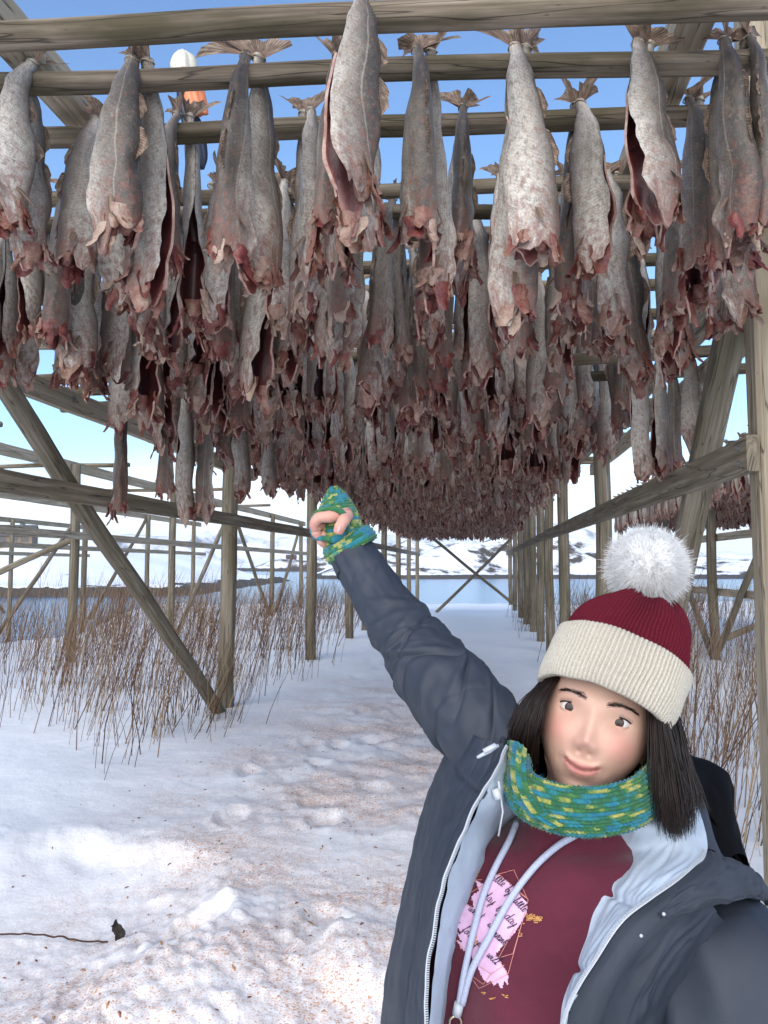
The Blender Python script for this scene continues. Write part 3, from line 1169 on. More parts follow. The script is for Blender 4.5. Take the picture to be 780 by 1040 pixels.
# ------------------------------------------------------------------ cod
def fish_parts(seed, L, wd, phi, op=1.0, nth=24, nt=28, petals=9, fins=True, pole_r=0.04, tail_open=0.7, pale=None):
    """five part meshes of one split, headless cod hung by the tail over a pole (local, pole axis = x, hanging on the -y side)"""
    rd = random.Random(seed)
    K = wd / 0.15
    sdv = rd.random() if pale is None else pale
    ka = [(0, .017), (.08, .020), (.2, .032), (.42, .047), (.62, .056), (.82, .060), (.94, .060), (1, .056)]
    kb = [(0, .019), (.08, .024), (.2, .042), (.42, .064), (.62, .075), (.82, .078), (.94, .080), (1, .074)]
    L = L * 1.10
    dent = [(rd.uniform(.2, .9), rd.uniform(-1, 1), rd.uniform(.06, .16), rd.uniform(.15, .45), rd.uniform(-.42, .20)) for _ in range(11)]
    tw = rd.gauss(0, 0.45)
    sway = rd.gauss(0, 0.02)
    nse = rd.uniform(0, 100)
    flat = rd.uniform(0.75, 1.0)

    def frame(t):
        ph = phi + tw * t + 0.15 * nz(t * 2, nse)
        dors = Vector((math.sin(ph), -math.cos(ph), 0))
        lat = Vector((math.cos(ph), math.sin(ph), 0))
        a, b2 = interp(ka, t) * K * flat, interp(kb, t) * K
        off = (pole_r * 0.6) * sm(0, .10, t) + (pole_r * 0.55 + 0.012) * sm(.03, .22, t) + 0.006
        off += 0.35 * interp(kb, t) * K * sm(.1, .5, t)
        c = Vector((sway * t + 0.012 * nz(t * 3, nse + 5), -off + 0.012 * nz(t * 2.5, nse + 9), pole_r + 0.035 - L * t))
        return c, dors, lat, a, b2

    def gap(t):
        return max(.03, 0.04 + op * (0.75 * sm(.40, .80, t) + 0.35 * sm(.85, 1, t)) + .30 * op * sm(.42, .6, t) * (nz(t * 6, nse + 21) + .6 * nz(t * 15, nse + 33)))

    lug = [rd.uniform(0.3, 1.0) for _ in range(3)]

    def pt(t, s, inset=0.0):
        """s in -1..1 round the body from one belly edge over the back to the other"""
        c, dors, lat, a, b2 = frame(t)
        th = s * (PI - gap(t))
        k = 1 - inset
        fl = sm(.72, 1.0, abs(s)) * sm(.45, .9, t)
        wv = 1 + 0.09 * nz(math.cos(th) * 1.3 + nse, math.sin(th) * 1.3, t * 5) + 0.035 * nz(math.cos(th) * 3 + nse, math.sin(th) * 3, t * 13)
        for (dt, ds, wt, ws, am) in dent:
            wv += am * math.exp(-((t - dt) / wt) ** 2 - ((s - ds) / ws) ** 2)
        # the thin belly walls flop and wave
        wave = fl * (0.028 * nz(t * 5, s * 2, nse) + 0.014 * math.sin(t * 17 + nse))
        p = c + lat * (math.sin(th) * a * k * wv * (1 + 0.12 * fl) + math.copysign(wave, s) * 1.0) + dors * (math.cos(th) * b2 * k * wv)
        rag = sm(.80, 1.0, t) ** 2
        e = 0.035 * nz(s * 3.1, nse + 40) + 0.02 * nz(s * 9, nse + 60)
        e += 0.11 * lug[0] * math.exp(-((s - 0.66) / 0.17) ** 2) + 0.11 * lug[1] * math.exp(-((s + 0.66) / 0.17) ** 2) + 0.03 * lug[2] * math.exp(-(s / 0.25) ** 2)
        p.z -= rag * (e - 0.02)
        pull = rag * 0.14
        p += (c - p) * pull * (0.3 + 0.6 * nz(s * 4, nse + 80)) * 0.7
        return p

    out = {}
    b = MB()
    ts = [i / (nt - 1) for i in range(nt)]
    ss = [-1 + 2 * j / (nth - 1) for j in range(nth)]
    g = [[pt(t, s) for s in ss] for t in ts]
    b.grid(g, lambda i, j: (ss[j], ts[i], sdv), flip=True, m=0)
    c0 = frame(0)[0]
    # close the tail root
    k0 = b.vert(c0 + Vector((0, 0, 0.004)), (0, 0, sdv))
    for j in range(nth - 1):
        b.face((k0, j, j + 1), 0)
    out['body'] = b
    cv = MB()
    n2 = max(4, int(nt * 0.6))
    t2 = [lerp(.38, 1.0, i / (n2 - 1)) for i in range(n2)]
    gi = [[pt(t, s, 0.10 + 0.06 * sm(.6, 1, t)) for s in ss] for t in t2]
    go = [[pt(t, s) for s in ss] for t in t2]
    cv.grid(gi, lambda i, j: (ss[j], t2[i], 0.16 + 0.45 * sm(.9, 1.0, t2[i]) + 0.5 * sm(.88, 1.0, abs(ss[j]))), m=2)
    rimA = lambda i, j: (0, 1, 0.85)
    cv.grid([gi[-1], go[-1]], rimA, m=2)
    cv.grid([[r[0] for r in gi], [r[0] for r in go]], rimA, m=2, flip=True)
    cv.grid([[r[-1] for r in gi], [r[-1] for r in go]], rimA, m=2)
    # dark sheet added across the inside to block light
    mid = [pt(.66, s, 0.14) for s in ss]
    cc = sum(mid, Vector()) / len(mid) + Vector((0, 0, 0.03))
    cv.grid([mid, [m_.lerp(cc, 0.6) for m_ in mid], [cc] * nth], lambda i, j: (0, .6, 0.1), m=2)
    out['belly_cavity'] = cv
    fl = MB()
    for q in range(petals):
        s = rd.uniform(-1, 1)
        p = pt(0.97, s, 0.12)
        c, dors, lat, a, b2 = frame(0.97)
        rad = (p - c)
        rad.z = 0
        if rad.length < 1e-4: continue
        rad.normalize()
        tan = Vector((-rad.y, rad.x, 0))
        w0 = rd.uniform(0.012, 0.040) * K
        ln = rd.uniform(0.015, 0.075)
        cu = rd.uniform(-0.5, 0.9)
        pk = rd.random() ** 1.4 * 0.95
        rows = []
        for i in range(6):
            f = i / 5
            cc = p + Vector((0, 0, 0.03)) - Vector((0, 0, 1)) * (ln + .03) * f + rad * cu * 0.05 * f * f + tan * 0.02 * nz(f * 2, seed + q)
            ww = w0 * (1 - 0.62 * f ** 2) * (1 + 0.6 * nz(f * 5, q * 3.3, seed))
            rows.append([cc + tan * ww * x + rad * (0.012 * (1 - x * x) * (1 if q % 2 else -1) + 0.012 * nz(f * 6, x * 2, q)) + Vector((0, 0, .012 * f * nz(x * 3.1, q * 2.7, seed))) for x in (-1, -.4, .4, 1)])
        fl.grid(rows, lambda i, j: (0, 0, pk), m=1)
    # torn muscle round the backbone stump
    c, dors, lat, a, b2 = frame(0.95)
    rows = []
    for i in range(5):
        f = i / 4
        cc = c + dors * b2 * 0.38 - Vector((0, 0, 1)) * (0.06 * f - 0.02)
        rr = 0.034 * K * (1 - 0.5 * f * f)
        rows.append([cc + (lat * math.cos(2 * PI * k / 9) * rr * 1.1 + dors * math.sin(2 * PI * k / 9) * rr * 0.75) * (1 + 0.35 * nz(k * 1.7, i, nse)) + Vector((0, 0, 0.012 * nz(k * 2.1, nse))) for k in range(9)])
    fl.grid(rows, lambda i, j: (0, 0, 0.2 + 0.3 * (j % 3) / 2), closed=True, cap1=True, m=1)
    out['neck_flesh'] = fl
    tf = MB()
    nr = 13 if fins else 5
    sp = 0.25 + 1.0 * tail_open
    tilt = rd.gauss(0, 0.75)
    root = c0 + Vector((0, 0, -0.01))
    plane = Vector((math.cos(tilt), math.sin(tilt), 0))
    nrm = Vector((-math.sin(tilt), math.cos(tilt), 0))
    lean = rd.gauss(0, 0.5)
    asym = rd.uniform(-.45, .45)
    droop = rd.uniform(0, .9)
    rows = []
    for i in range(5):
        f = i / 4
        row = []
        for j in range(nr):
            x = -1 + 2 * j / (nr - 1)
            an = x * sp
            ln = (0.072 + 0.062 * abs(x) ** 1.3 * (1 + asym * x) + 0.018 * nz(j * 3.7, nse) + (0.005 if j % 2 else -0.004)) * K * 0.92
            d = plane * math.sin(an) + Vector((0, 0, 1)) * math.cos(an) * 0.9 + nrm * lean * (0.4 + 0.5 * abs(x))
            row.append(root + plane * x * 0.016 * K + d * ln * f + nrm * 0.030 * f * f * nz(x * 2.2, nse) * 2 - Vector((0, 0, 1)) * droop * .035 * f * f * abs(x))
        rows.append(row)
    tf.grid(rows, lambda i, j: (-1 + 2 * j / (nr - 1), i / 4, sdv), m=3)
    out['tail_fin'] = tf
    if fins:
        for (t0, t1, hh) in ((.26, .42, .030), (.46, .64, .034)):
            df = MB()
            rows = []
            for i in range(9):
                t = lerp(t0, t1, i / 8)
                c, dors, lat, a, b2 = frame(t)
                base = pt(t, 0.0)
                h = hh * K * math.sin(PI * (0.12 + 0.88 * i / 8) ** 0.7) * (1 + 0.25 * nz(i * 1.9, nse))
                rows.append([base - dors * 0.004, base + dors * h * 0.5 - Vector((0, 0, h * 0.35)) + lat * 0.006, base + dors * h * 0.75 - Vector((0, 0, h * 0.9)) + lat * 0.013 * nz(i * .7, nse)])
            df.grid(rows, lambda i, j: (i / 8, 0.3 + j / 3, sdv), m=3)
            out.setdefault('dorsal_fin', []).append(df)
        for s in (-.5, .5):
            pf = MB()
            c, dors, lat, a, b2 = frame(.84)
            base = pt(.84, s)
            o = (base - c).normalized()
            dr = (o * rd.uniform(.1, .55) + Vector((rd.gauss(0, .2), rd.gauss(0, .2), -1))).normalized()
            sd = dr.cross(o).normalized()
            ln = rd.uniform(.05, .085)
            rows = []
            for i in range(6):
                f = i / 5
                w_ = 0.013 * K * (1 - f) ** 0.6 * (0.5 + f) + 0.001
                rows.append([base - o * 0.003 + o * 0.008 * f + dr * ln * f + sd * w_ * x for x in (-1, 0, 1)])
            pf.grid(rows, lambda i, j: (j / 4, .5, 0), m=3)
            out.setdefault('pectoral_fin', []).append(pf)
        twn = MB()
        ring = [c0 + Vector((math.cos(2 * PI * k / 12) * .021 * K, math.sin(2 * PI * k / 12) * .02 * K, -0.012 + .004 * math.sin(k))) for k in range(13)]
        twn.tube(ring, 0.0022, 5, caps=False)
        out['twine'] = twn
    return out


def fish_object(parts, loc, rot, scl, label, group):
    root = empty('hanging_cod', loc, label, 'fish', group)
    root.rotation_euler = (0, 0, rot)
    root.scale = (scl, scl, scl)
    mesh = {}
    for nm, mb in parts.items():
        for q in (mb if isinstance(mb, list) else [mb]):
            q.build(nm, [M['twine']] if nm == 'twine' else FM, root, local=True)
    return root


def copy_tree(root):
    r = root.copy()
    COL.objects.link(r)
    for ch in list(root.children):
        c = ch.copy()
        COL.objects.link(c)
        c.parent = r
    return r


# which fish hang where: (pole, photo x, back-turn, length, width, pale, tail)
NEAR = [
    (0, 368, 1.9, .60, .165, .85, .5),
    (1, 28, 2.4, .52, .155, .75, .15), (1, 132, 1.5, .58, .170, .9, .25), (1, 250, 0.15, .66, .160, .25, 1.0), (1, 345, .5, .60, .13, .3, .4),
    (1, 424, .3, .62, .145, .45, .9), (1, 522, 1.25, .66, .160, .8, .9), (1, 641, 2.0, .55, .150, 1.0, .9), (1, 724, .4, .62, .135, .15, .6), (1, 748, -.5, .60, .135, .3, .5),
    (2, 94, -1.2, .55, .14, .5, .3), (2, 180, .9, .56, .15, .5, .5), (2, 316, .9, .58, .14, .6, .6), (2, 470, .2, .54, .13, .3, .7), (2, 585, -1.5, .60, .15, .4, .6), (2, 690, .2, .60, .14, .1, .4),
    (3, 66, .2, .64, .14, .35, .4), (3, 150, 1.1, .60, .14, .4, .4), (3, 222, -.9, .6, .14, .6, .4), (3, 290, 2.6, .6, .14, .4, .4), (3, 352, .1, .6, .15, .4, .5), (3, 440, -1.1, .6, .14, .3, .5),
    (3, 505, 2.2, .56, .13, .5, .5), (3, 570, .1, .60, .13, .1, .7), (3, 612, 1.2, .62, .14, .6, .5), (3, 668, -.3, .6, .14, .3, .5), (3, 728, .8, .6, .14, .5, .4),
]
rf = random.Random(21)
FISH = []           # dict(loc, rot, row, side, px, spec)


def add_fish(k, X, side, spec):
    Y, r = POLES[k]
    c = pole_center(Y)
    s = (X - c.x) / pdir.x
    p = c + pdir * s
    rot = PANG + (0 if side == 0 else PI) + rf.gauss(0, 0.10)
    FISH.append(dict(loc=p, rot=rot, row=k, side=side, spec=spec, px=project(p)[0], r=r))


for (k, px, phi, L, wd, pale, tl) in NEAR:
    Y = POLES[k][0]
    X = (px - 390) / 780 * (Y + .115)
    add_fish(k, X, 0, (phi, L, wd, pale, tl))
    add_fish(k, X + rf.uniform(-0.035, 0.045), 1, (rf.uniform(-PI, PI), L * rf.uniform(.98, 1.22), wd * rf.uniform(.85, 1.0), rf.uniform(.1, .7), rf.uniform(.3, .9)))
for k in range(4, len(POLES)):
    Y = POLES[k][0]
    u0 = -2.42 + rf.uniform(-.12, .12)
    u1 = 1.02 + rf.uniform(-.12, .1)
    gapm = 0.20 if Y < 6 else 0.185
    u = u0 + rf.uniform(0, .2)
    while u < u1:
        skip = rf.random() < (0.14 if Y < 4.6 else 0.06)
        # a thinner strip right of the middle lets the sky through
        if abs(u - 0.28) < 0.18 and Y < 4.4 and rf.random() < 0.35: skip = True
        if not skip:
            q = W(u, Y, 0)
            for side in (0, 1):
                if rf.random() < 0.06: continue
                add_fish(k, q.x + rf.uniform(-.03, .03), side, None)
        u += gapm * rf.uniform(.72, 1.3)

# variants shared by the many
VAR = []
for i in range(14):
    phi = [0.1, 2.9, 1.4, -1.5, 0.5, 2.2, -2.4, -.6, 1.0, -1.0, 0.2, 1.8, 3.1, -.2][i]
    VAR.append((phi, fish_parts(500 + i, rf.uniform(.56, .70), rf.uniform(.122, .152), phi, op=[.9, .3, 1.0, .5, .25, .8, .4][i % 7], nth=20, nt=24, petals=7, fins=True, tail_open=rf.uniform(.2, 1.0), pale=rf.uniform(.1, .8))))
VROOT = {}


def in_frame(f):
    x, y, d = project(f['loc'] - Vector((0, 0, .35)))
    return d > 0 and -35 < x < 815


vis = [f for f in FISH if in_frame(f)]
vis.sort(key=lambda f: f['loc'].y + 0.22 * f['side'])
vis_ids = set(id(f) for f in vis[:296 - 12])
rest = [f for f in FISH if id(f) not in vis_ids]


def look(phi):
    a = abs((phi + PI) % (2 * PI) - PI)
    return 'dark-backed' if a < 0.75 else 'grey-sided' if a < 1.85 else 'pale split-bellied'


order = {}
for f in vis:
    if id(f) in vis_ids:
        order.setdefault((f['row'], f['side']), []).append(f)
for key in order:
    order[key].sort(key=lambda f: f['px'])
DEEPL = 'headless cod hanging in the crowded inner rows of the rack'
for key in sorted(order):
    row, side = key
    for i, f in enumerate(order[key]):
        k = f['row']
        if f['spec']:
            phi, L, wd, pale, tl = f['spec']
        elif k < 7:
            vi = rf.randrange(len(VAR))
            phi = VAR[vi][0]
        else:
            vi = rf.randrange(len(VAR))
            phi = VAR[vi][0]
        place = 'in front of' if side == 0 else 'behind'
        n = len(order[key])
        if k < 6:
            if i <= n // 2 or n < 4:
                w_ = ORD[i] + ' from the left'
            else:
                w_ = (ORD[n - 1 - i] + ' from the right') if n - 1 - i > 0 else 'at the right end'
            if i == 0: w_ = 'at the left end'
            if n == 1: w_ = 'alone'
            lab = f"{look(phi)} cod {w_} {place} the {ORD[k]} pole from the top"
            grp = 'cod hanging from the nearest poles'
        else:
            lab, grp = DEEPL, 'cod in the crowded inner rows'
        if f['spec']:
            parts = fish_parts(1000 + k * 50 + int(f['px']) + side * 7, L, wd, phi, op=rf.uniform(.35, 1.1), nth=26, nt=32, petals=11, tail_open=tl, pole_r=f['r'], pale=pale)
            fish_object(parts, f['loc'], f['rot'], 1.0, lab, grp)
        else:
            if vi not in VROOT:
                r_ = fish_object(VAR[vi][1], f['loc'], f['rot'], 1, lab, grp)
                VROOT[vi] = r_
            else:
                r_ = copy_tree(VROOT[vi])
            r_.location = f['loc']
            r_.rotation_euler = (rf.gauss(0, .05), rf.gauss(0, .05), f['rot'] + rf.gauss(0, .35))
            sc = rf.uniform(.80, 1.18)
            r_.scale = (sc, sc, sc * rf.uniform(.92, 1.1))
            r_['label'] = lab
            r_['group'] = grp

# long cod on the lower poles, left and right
low = [(0, 130, .90, .1), (0, 172, .80, .35), (1, 190, .92, .5), (1, 214, .90, .2), (2, 246, .72, .3), (3, 276, .66, .3)]
LN = ['leftmost', 'second', 'third', 'fourth', 'fifth', 'sixth']
for i, (pi_, px, L, pale) in enumerate(low):
    v = LOWL[pi_]
    yy = W(-1.6, v, 0).y + .05
    X = (px - 390) / 780 * (yy + .09)
    p = Vector((X, yy, CAM_H + 1.285))
    parts = fish_parts(3000 + i, L, .135, [.2, -.3, 2.2, 0, 1.2, .4][i], op=.6, nth=20, nt=24, petals=8, tail_open=.4, pole_r=.036, pale=pale)
    fish_object(parts, p, rf.gauss(0, .15), 1, f'long dark cod hanging low above the left rail, {LN[i]} of six', 'long cod hanging low at left')
for i, (px, v, L, pale, phi) in enumerate(((642, 4.75, .74, .8, 1.6), (660, 4.78, .70, .95, 2.0), (678, 5.2, .66, .7, .9), (694, 4.8, .55, .3, 0.2))):
    q = W(1.0, v, 0)
    X = (px - 390) / 780 * (q.y + .09)
    parts = fish_parts(3100 + i, L, .13, phi, op=.6, nth=20, nt=24, petals=8, tail_open=.4, pole_r=.036, pale=pale)
    fish_object(parts, Vector((X, q.y - .02, CAM_H + 1.275)), rf.gauss(0, .15), 1, f'pale cod hanging low left of the right brace, {LN[i]} of four', 'pale cod hanging low by the right brace')

# the uncounted rest of the mass: one object
LOWV = []
for i in range(10):
    phi = rf.uniform(-PI, PI)
    LOWV.append(fish_parts(900 + i, rf.uniform(.58, .68), rf.uniform(.122, .152), phi, op=rf.uniform(.2, .9), nth=10, nt=9, petals=4, fins=False, tail_open=.4))


def merge_fish(b, var, loc, rot, scl):
    mt = Matrix.Translation(loc) @ Matrix.Rotation(rot, 4, 'Z') @ Matrix.Diagonal((scl, scl, scl, 1))
    sv = rf.random()
    for nm, q in var.items():
        base = len(b.v)
        for p, a in zip(q.v, q.a):
            b.v.append(mt @ p)
            b.a.append((a[0], a[1], sv if nm == 'body' else min(1, a[2] * .8 + .30) if nm == 'neck_flesh' else a[2]))
        for f, m in zip(q.f, q.m):
            b.f.append(tuple(x + base for x in f))
            b.m.append(m)


b = MB()
for f in rest:
    var = VAR[rf.randrange(len(VAR))][1] if False else LOWV[rf.randrange(len(LOWV))]
    merge_fish(b, var, f['loc'], f['rot'], rf.uniform(.9, 1.12))
tag(b.build('hanging_cod_mass', FM), 'far mass of hanging cod closing the end of the rack tunnel', 'fish', kind='stuff')
b = MB()
for v in RPOLES:
    u = 3.5
    while u < 7.8:
        for s in (0, 1):
            merge_fish(b, LOWV[rf.randrange(len(LOWV))], W(u, v, 3.16), -YAW + s * PI + rf.gauss(0, .1), rf.uniform(.9, 1.15))
        u += rf.uniform(.16, .26)
tag(b.build('hanging_cod_mass', FM), 'mass of cod hanging on the rack beyond the right stalks', 'fish', kind='stuff')

# ------------------------------------------------------------------ bird scarer tied to a pole
sc_p = P(196, 150, 2.98)
bs = empty('bird_scarer', sc_p, 'orange, white and navy plastic bundle on a stick above the poles', 'bird scarer')
b = MB()
b.tube([P(192, 186, 2.98), P(189, 120, 2.98), P(186, 62, 2.98)], 0.012, 8)
b.build('stick', M['pole_wood'], bs)


def bundle(name, col, rows, nn, seed, par):
    mt = simple(name + '_plastic', col, 0.45, 0.5, 30, 0.12)
    b = MB()
    gg = []
    for (px, py, d, rx) in rows:
        c = P(px, py, d)
        gg.append([c + Vector((math.cos(2 * PI * k / nn) * rx, math.sin(2 * PI * k / nn) * rx * .6, 0)) * (1 + .26 * (1 if k % 4 < 2 else -1) + .1 * math.sin(k * 2.6 + seed)) for k in range(nn)])
    n = 16
    cols = [spline([g_[k] for g_ in gg], n) for k in range(nn)]
    b.grid([[cols[k][i] for k in range(nn)] for i in range(n)], closed=True, cap0=True, cap1=True)
    b.build(name, mt, par)


bundle('hood', (.62, .58, .48), [(185, 51, 2.96, .012), (186, 57, 2.96, .034), (186, 66, 2.96, .043), (187, 73, 2.96, .040)], 16, 1, bs)
bundle('sheet', (.75, .24, .10), [(188, 72, 2.955, .034), (195, 90, 2.955, .035), (199, 105, 2.955, .034), (203, 116, 2.955, .026)], 16, 2, bs)
bundle('flap', (.018, .022, .04), [(184, 92, 2.99, .02), (188, 110, 2.99, .03), (196, 130, 2.99, .035), (204, 158, 2.99, .022), (205, 172, 2.99, .008)], 12, 3, bs)
# ------------------------------------------------------------------ the person
person = empty('person', Vector((0.26, 1.12, gz(0.26, 1.12))), 'person in slate jacket, burgundy hoodie and pom-pom hat pointing up at the cod', 'person')


def cloth(name, c, rough, weave, wstr, sheen=0.0, spec=0.35):
    t = NT(name)
    tc = t.new('ShaderNodeTexCoord')
    n = t.noise(tc.outputs['Object'], weave, 2, 0.6)
    n2 = t.noise(tc.outputs['Object'], 14, 4, 0.6)
    lo, hi = tuple(x * .86 for x in c), tuple(min(1, x * 1.14) for x in c)
    col = t.ramp(n2, [(0.3, lo), (0.7, hi)])
    t.bump(n, wstr, 0.0012)
    m = t.out(col, rough, spec)
    t.bsdf.inputs['Sheen Weight'].default_value = sheen
    return m


M['jacket'] = cloth('slate_shell_fabric', (0.027, 0.033, 0.046), 0.6, 900, 0.25)
M['jacket_trim'] = cloth('slate_trim_fabric', (0.034, 0.040, 0.052), 0.8, 600, 0.4)
M['hood_in'] = cloth('black_lining', (0.004, 0.004, 0.005), 0.9, 500, 0.2, spec=0.08)
M['lining'] = cloth('pale_blue_lining', (0.42, 0.48, 0.55), 0.5, 700, 0.1)
M['hoodie'] = cloth('burgundy_fleece', (0.090, 0.014, 0.028), 0.92, 700, 0.5, 0.25, 0.2)
M['trouser'] = cloth('black_trousers', (0.02, 0.02, 0.024), 0.8, 500, 0.3)
M['boot'] = cloth('dark_boot_leather', (0.03, 0.025, 0.022), 0.6, 60, 0.3)
M['zip'] = simple('zip_teeth', (0.45, 0.47, 0.50), 0.4, 0.5)
M['cord'] = simple('pale_cord', (0.40, 0.43, 0.54), 0.75, 0.3, 500, 0.15, 0.6, 0.001)
M['ring'] = simple('gold_ring', (0.55, 0.45, 0.32), 0.3, 0.5, metal=1.0)
M['pink'] = simple('print_pink', (0.60, 0.38, 0.54), 0.8, 0.2, 60, 0.12)
M['gold'] = simple('print_gold', (0.42, 0.19, 0.05), 0.6, 0.4, 200, 0.4)
M['rose'] = simple('print_rose_line', (0.52, 0.20, 0.17), 0.7, 0.3)
M['ink'] = simple('print_ink', (0.025, 0.015, 0.03), 0.8, 0.2)


def folds(seed, k, amp, su=1.0, sv=1.0, sharp=1.0):
    """cloth creases as a displacement of (u,v)"""
    def f(u, v):
        w1 = nz(u * su + seed, v * sv, seed * 1.3)
        w2 = nz(u * su * 2.1 + 0.6 * w1, v * sv * 2.3 + seed, seed * .7)
        r1 = 1 - 2.2 * abs(w1)
        r2 = 1 - 2.2 * abs(w2)
        return amp * (0.65 * r1 + 0.4 * r2 * r2 * (1 if r2 > 0 else -1))
    return f


def PX(rows):
    return [[P(*q) for q in r] for r in rows]


# ---- hoodie: a fleece tube round the torso, front turned slightly to the photo's left
TY = R(14)


def torso_ring(cx, cy, cz, a, bb, n=72, yaw=TY, sq=2.3):
    out = []
    for k in range(n):
        an = 2 * PI * k / n
        c, s = math.cos(an), math.sin(an)
        x = math.copysign(abs(c) ** (2 / sq), c) * a
        y_ = math.copysign(abs(s) ** (2 / sq), s) * bb
        out.append(Vector((cx + x * math.cos(yaw) + y_ * math.sin(yaw), cy - x * math.sin(yaw) + y_ * math.cos(yaw), cz)))
    return out


zc = lambda py, d: P(390, py, d).z
lev = [(.272, 1.10, zc(800, 1.1), .060, .062), (.268, 1.10, zc(838, 1.1), .085, .075), (.255, 1.105, zc(858, 1.1), .135, .098), (.240, 1.11, zc(890, 1.1), .172, .122), (.228, 1.11, zc(940, 1.1), .182, .136),
       (.222, 1.11, zc(1000, 1.1), .185, .138), (.220, 1.11, zc(1060, 1.1), .182, .134), (.220, 1.12, .72, .178, .13), (.22, 1.12, .62, .185, .135)]
ring_g = [torso_ring(*l) for l in lev]
hg = [spline([ring_g[k][j] for k in range(len(lev))], 110) for j in range(72)]
hg = [[hg[j][i] for j in range(72)] for i in range(110)]
ff = folds(4.2, 1, .012, 1.6, 6.0)


def hf(u, v):
    # soft drag lines falling from the raised shoulder
    d = ff(u + 0.25 * v, v) * sm(.12, .3, u)
    for (c, sl, w_, am) in ((.80, .5, .020, .010), (.86, .62, .018, -.008), (.74, .35, .022, .008), (.68, .2, .018, -.007)):
        d += am * math.exp(-((v - c + sl * (u - .45) * .3) / w_) ** 2) * sm(.15, .3, u)
    return d


hg = displace(hg, lambda u, v: hf(u, v), closed=True)
b = MB()
b.grid(hg, closed=True, cap1=True)
hoodie = b.build('hoodie', M['hoodie'], person)
b_bvh = BVHTree.FromPolygons(b.v, [f for f in b.f])
CAMP = Vector((0, 0, CAM_H))


def on_hoodie(px, py, lift=0.0015):
    d = (P(px, py, 1) - CAMP).normalized()
    hit, n, i, dist = b_bvh.ray_cast(CAMP, d)
    if hit is None:
        return P(px, py, 0.98)
    if n.dot(d) > 0: n = -n
    return hit + n * lift


def decal(name, cells, mat, parent, lift):
    b = MB()
    idx = {}
    for quad in cells:
        f = []
        for q in quad:
            if q not in idx:
                idx[q] = b.vert(on_hoodie(q[0], q[1], lift))
            f.append(idx[q])
        b.face(f)
    return b.build(name, mat, parent)


def inside(p, poly):
    x, y = p
    c = False
    j = len(poly) - 1
    for i in range(len(poly)):
        xi, yi = poly[i]
        xj, yj = poly[j]
        if (yi > y) != (yj > y) and x < (xj - xi) * (y - yi) / (yj - yi) + xi: c = not c
        j = i
    return c


K3 = lambda x, y: (440 + x / 5.775, 860 + y / 5.775)      # coordinates read off an enlargement of the chest print
blob = [K3(*q) for q in ((345, 148), (420, 190), (470, 240), (555, 335), (545, 395), (520, 440), (480, 500), (440, 550), (405, 585), (370, 625), (385, 655), (440, 745), (438, 812), (420, 780), (402, 830), (378, 795), (360, 815), (340, 785), (318, 800),
                             (280, 745), (262, 700), (230, 650), (200, 620), (160, 590), (138, 545), (170, 560), (135, 500), (165, 510), (128, 440), (160, 450), (122, 392), (155, 405), (110, 305), (150, 295), (185, 330), (240, 360), (225, 290), (270, 255), (250, 200), (300, 220), (330, 190))]
st = 0.8
cells = []
x = 455.0
while x < 545:
    y = 880.0
    while y < 1010:
        cxm, cym = x + st / 2, y + st / 2
        jx = cxm + 1.2 * nz(cxm * .5, cym * .5, 1)
        jy = cym + 1.2 * nz(cxm * .5, cym * .5, 9)
        if inside((jx, jy), blob):
            X0, X1, Y0, Y1 = round(x, 2), round(x + st, 2), round(y, 2), round(y + st, 2)
            cells.append(((X0, Y0), (X1, Y0), (X1, Y1), (X0, Y1)))
        y = round(y + st, 2)
    x = round(x + st, 2)
decal('chest_print', cells, M['pink'], hoodie, .0012)


def line_decal(name, lines, wpx, mat, lift):
    b = MB()
    for ln in lines:
        pts = []
        for (p, q) in zip(ln, ln[1:]):
            n = max(1, int(math.hypot(q[0] - p[0], q[1] - p[1]) / 1.5))
            pts += [(lerp(p[0], q[0], i / n), lerp(p[1], q[1], i / n)) for i in range(n)]
        pts.append(ln[-1])
        L, Rr = [], []
        for i, p in enumerate(pts):
            a, c = pts[max(0, i - 1)], pts[min(len(pts) - 1, i + 1)]
            dx, dy = c[0] - a[0], c[1] - a[1]
            m_ = math.hypot(dx, dy) or 1
            nx, ny = -dy / m_ * wpx / 2, dx / m_ * wpx / 2
            L.append(on_hoodie(p[0] + nx, p[1] + ny, lift))
            Rr.append(on_hoodie(p[0] - nx, p[1] - ny, lift))
        b.grid([L, Rr])
    return b.build(name, mat, hoodie)


geo_lines = [[(170, 300), (225, 200), (290, 195)], [(385, 160), (475, 138), (560, 315), (440, 745), (320, 808), (275, 828), (225, 760), (195, 650)], [(475, 255), (560, 310)], [(120, 440), (120, 530), (175, 590)],
             [(170, 300), (340, 200)], [(145, 300), (215, 350)], [(480, 480), (385, 650), (470, 625), (520, 455)], [(275, 700), (345, 745), (420, 690)], [(240, 760), (300, 805), (345, 745)], [(345, 180), (385, 160), (560, 310)], [(380, 650), (440, 745)]]
line_decal('print_outline', [[K3(*q) for q in l] for l in geo_lines], 0.55, M['rose'], .0022)
gold = []
rd = random.Random(2)
for (cx, cy, sx, sy, n) in ((248, 165, 16, 30, 26), (258, 90, 12, 26, 8), (167, 230, 8, 16, 6), (590, 420, 44, 18, 46), (238, 515, 16, 26, 20), (238, 575, 18, 22, 16), (355, 890, 14, 10, 4), (420, 870, 12, 10, 4), (300, 855, 14, 12, 3), (510, 505, 8, 14, 4)):
    for k in range(n):
        x, y = rd.gauss(cx, sx * .6), rd.gauss(cy, sy * .6)
        L = rd.uniform(3, 12)
        an = rd.uniform(-.6, .3)
        gold.append([K3(x - L * math.cos(an), y - L * math.sin(an)), K3(x + L * math.cos(an), y + L * math.sin(an))])
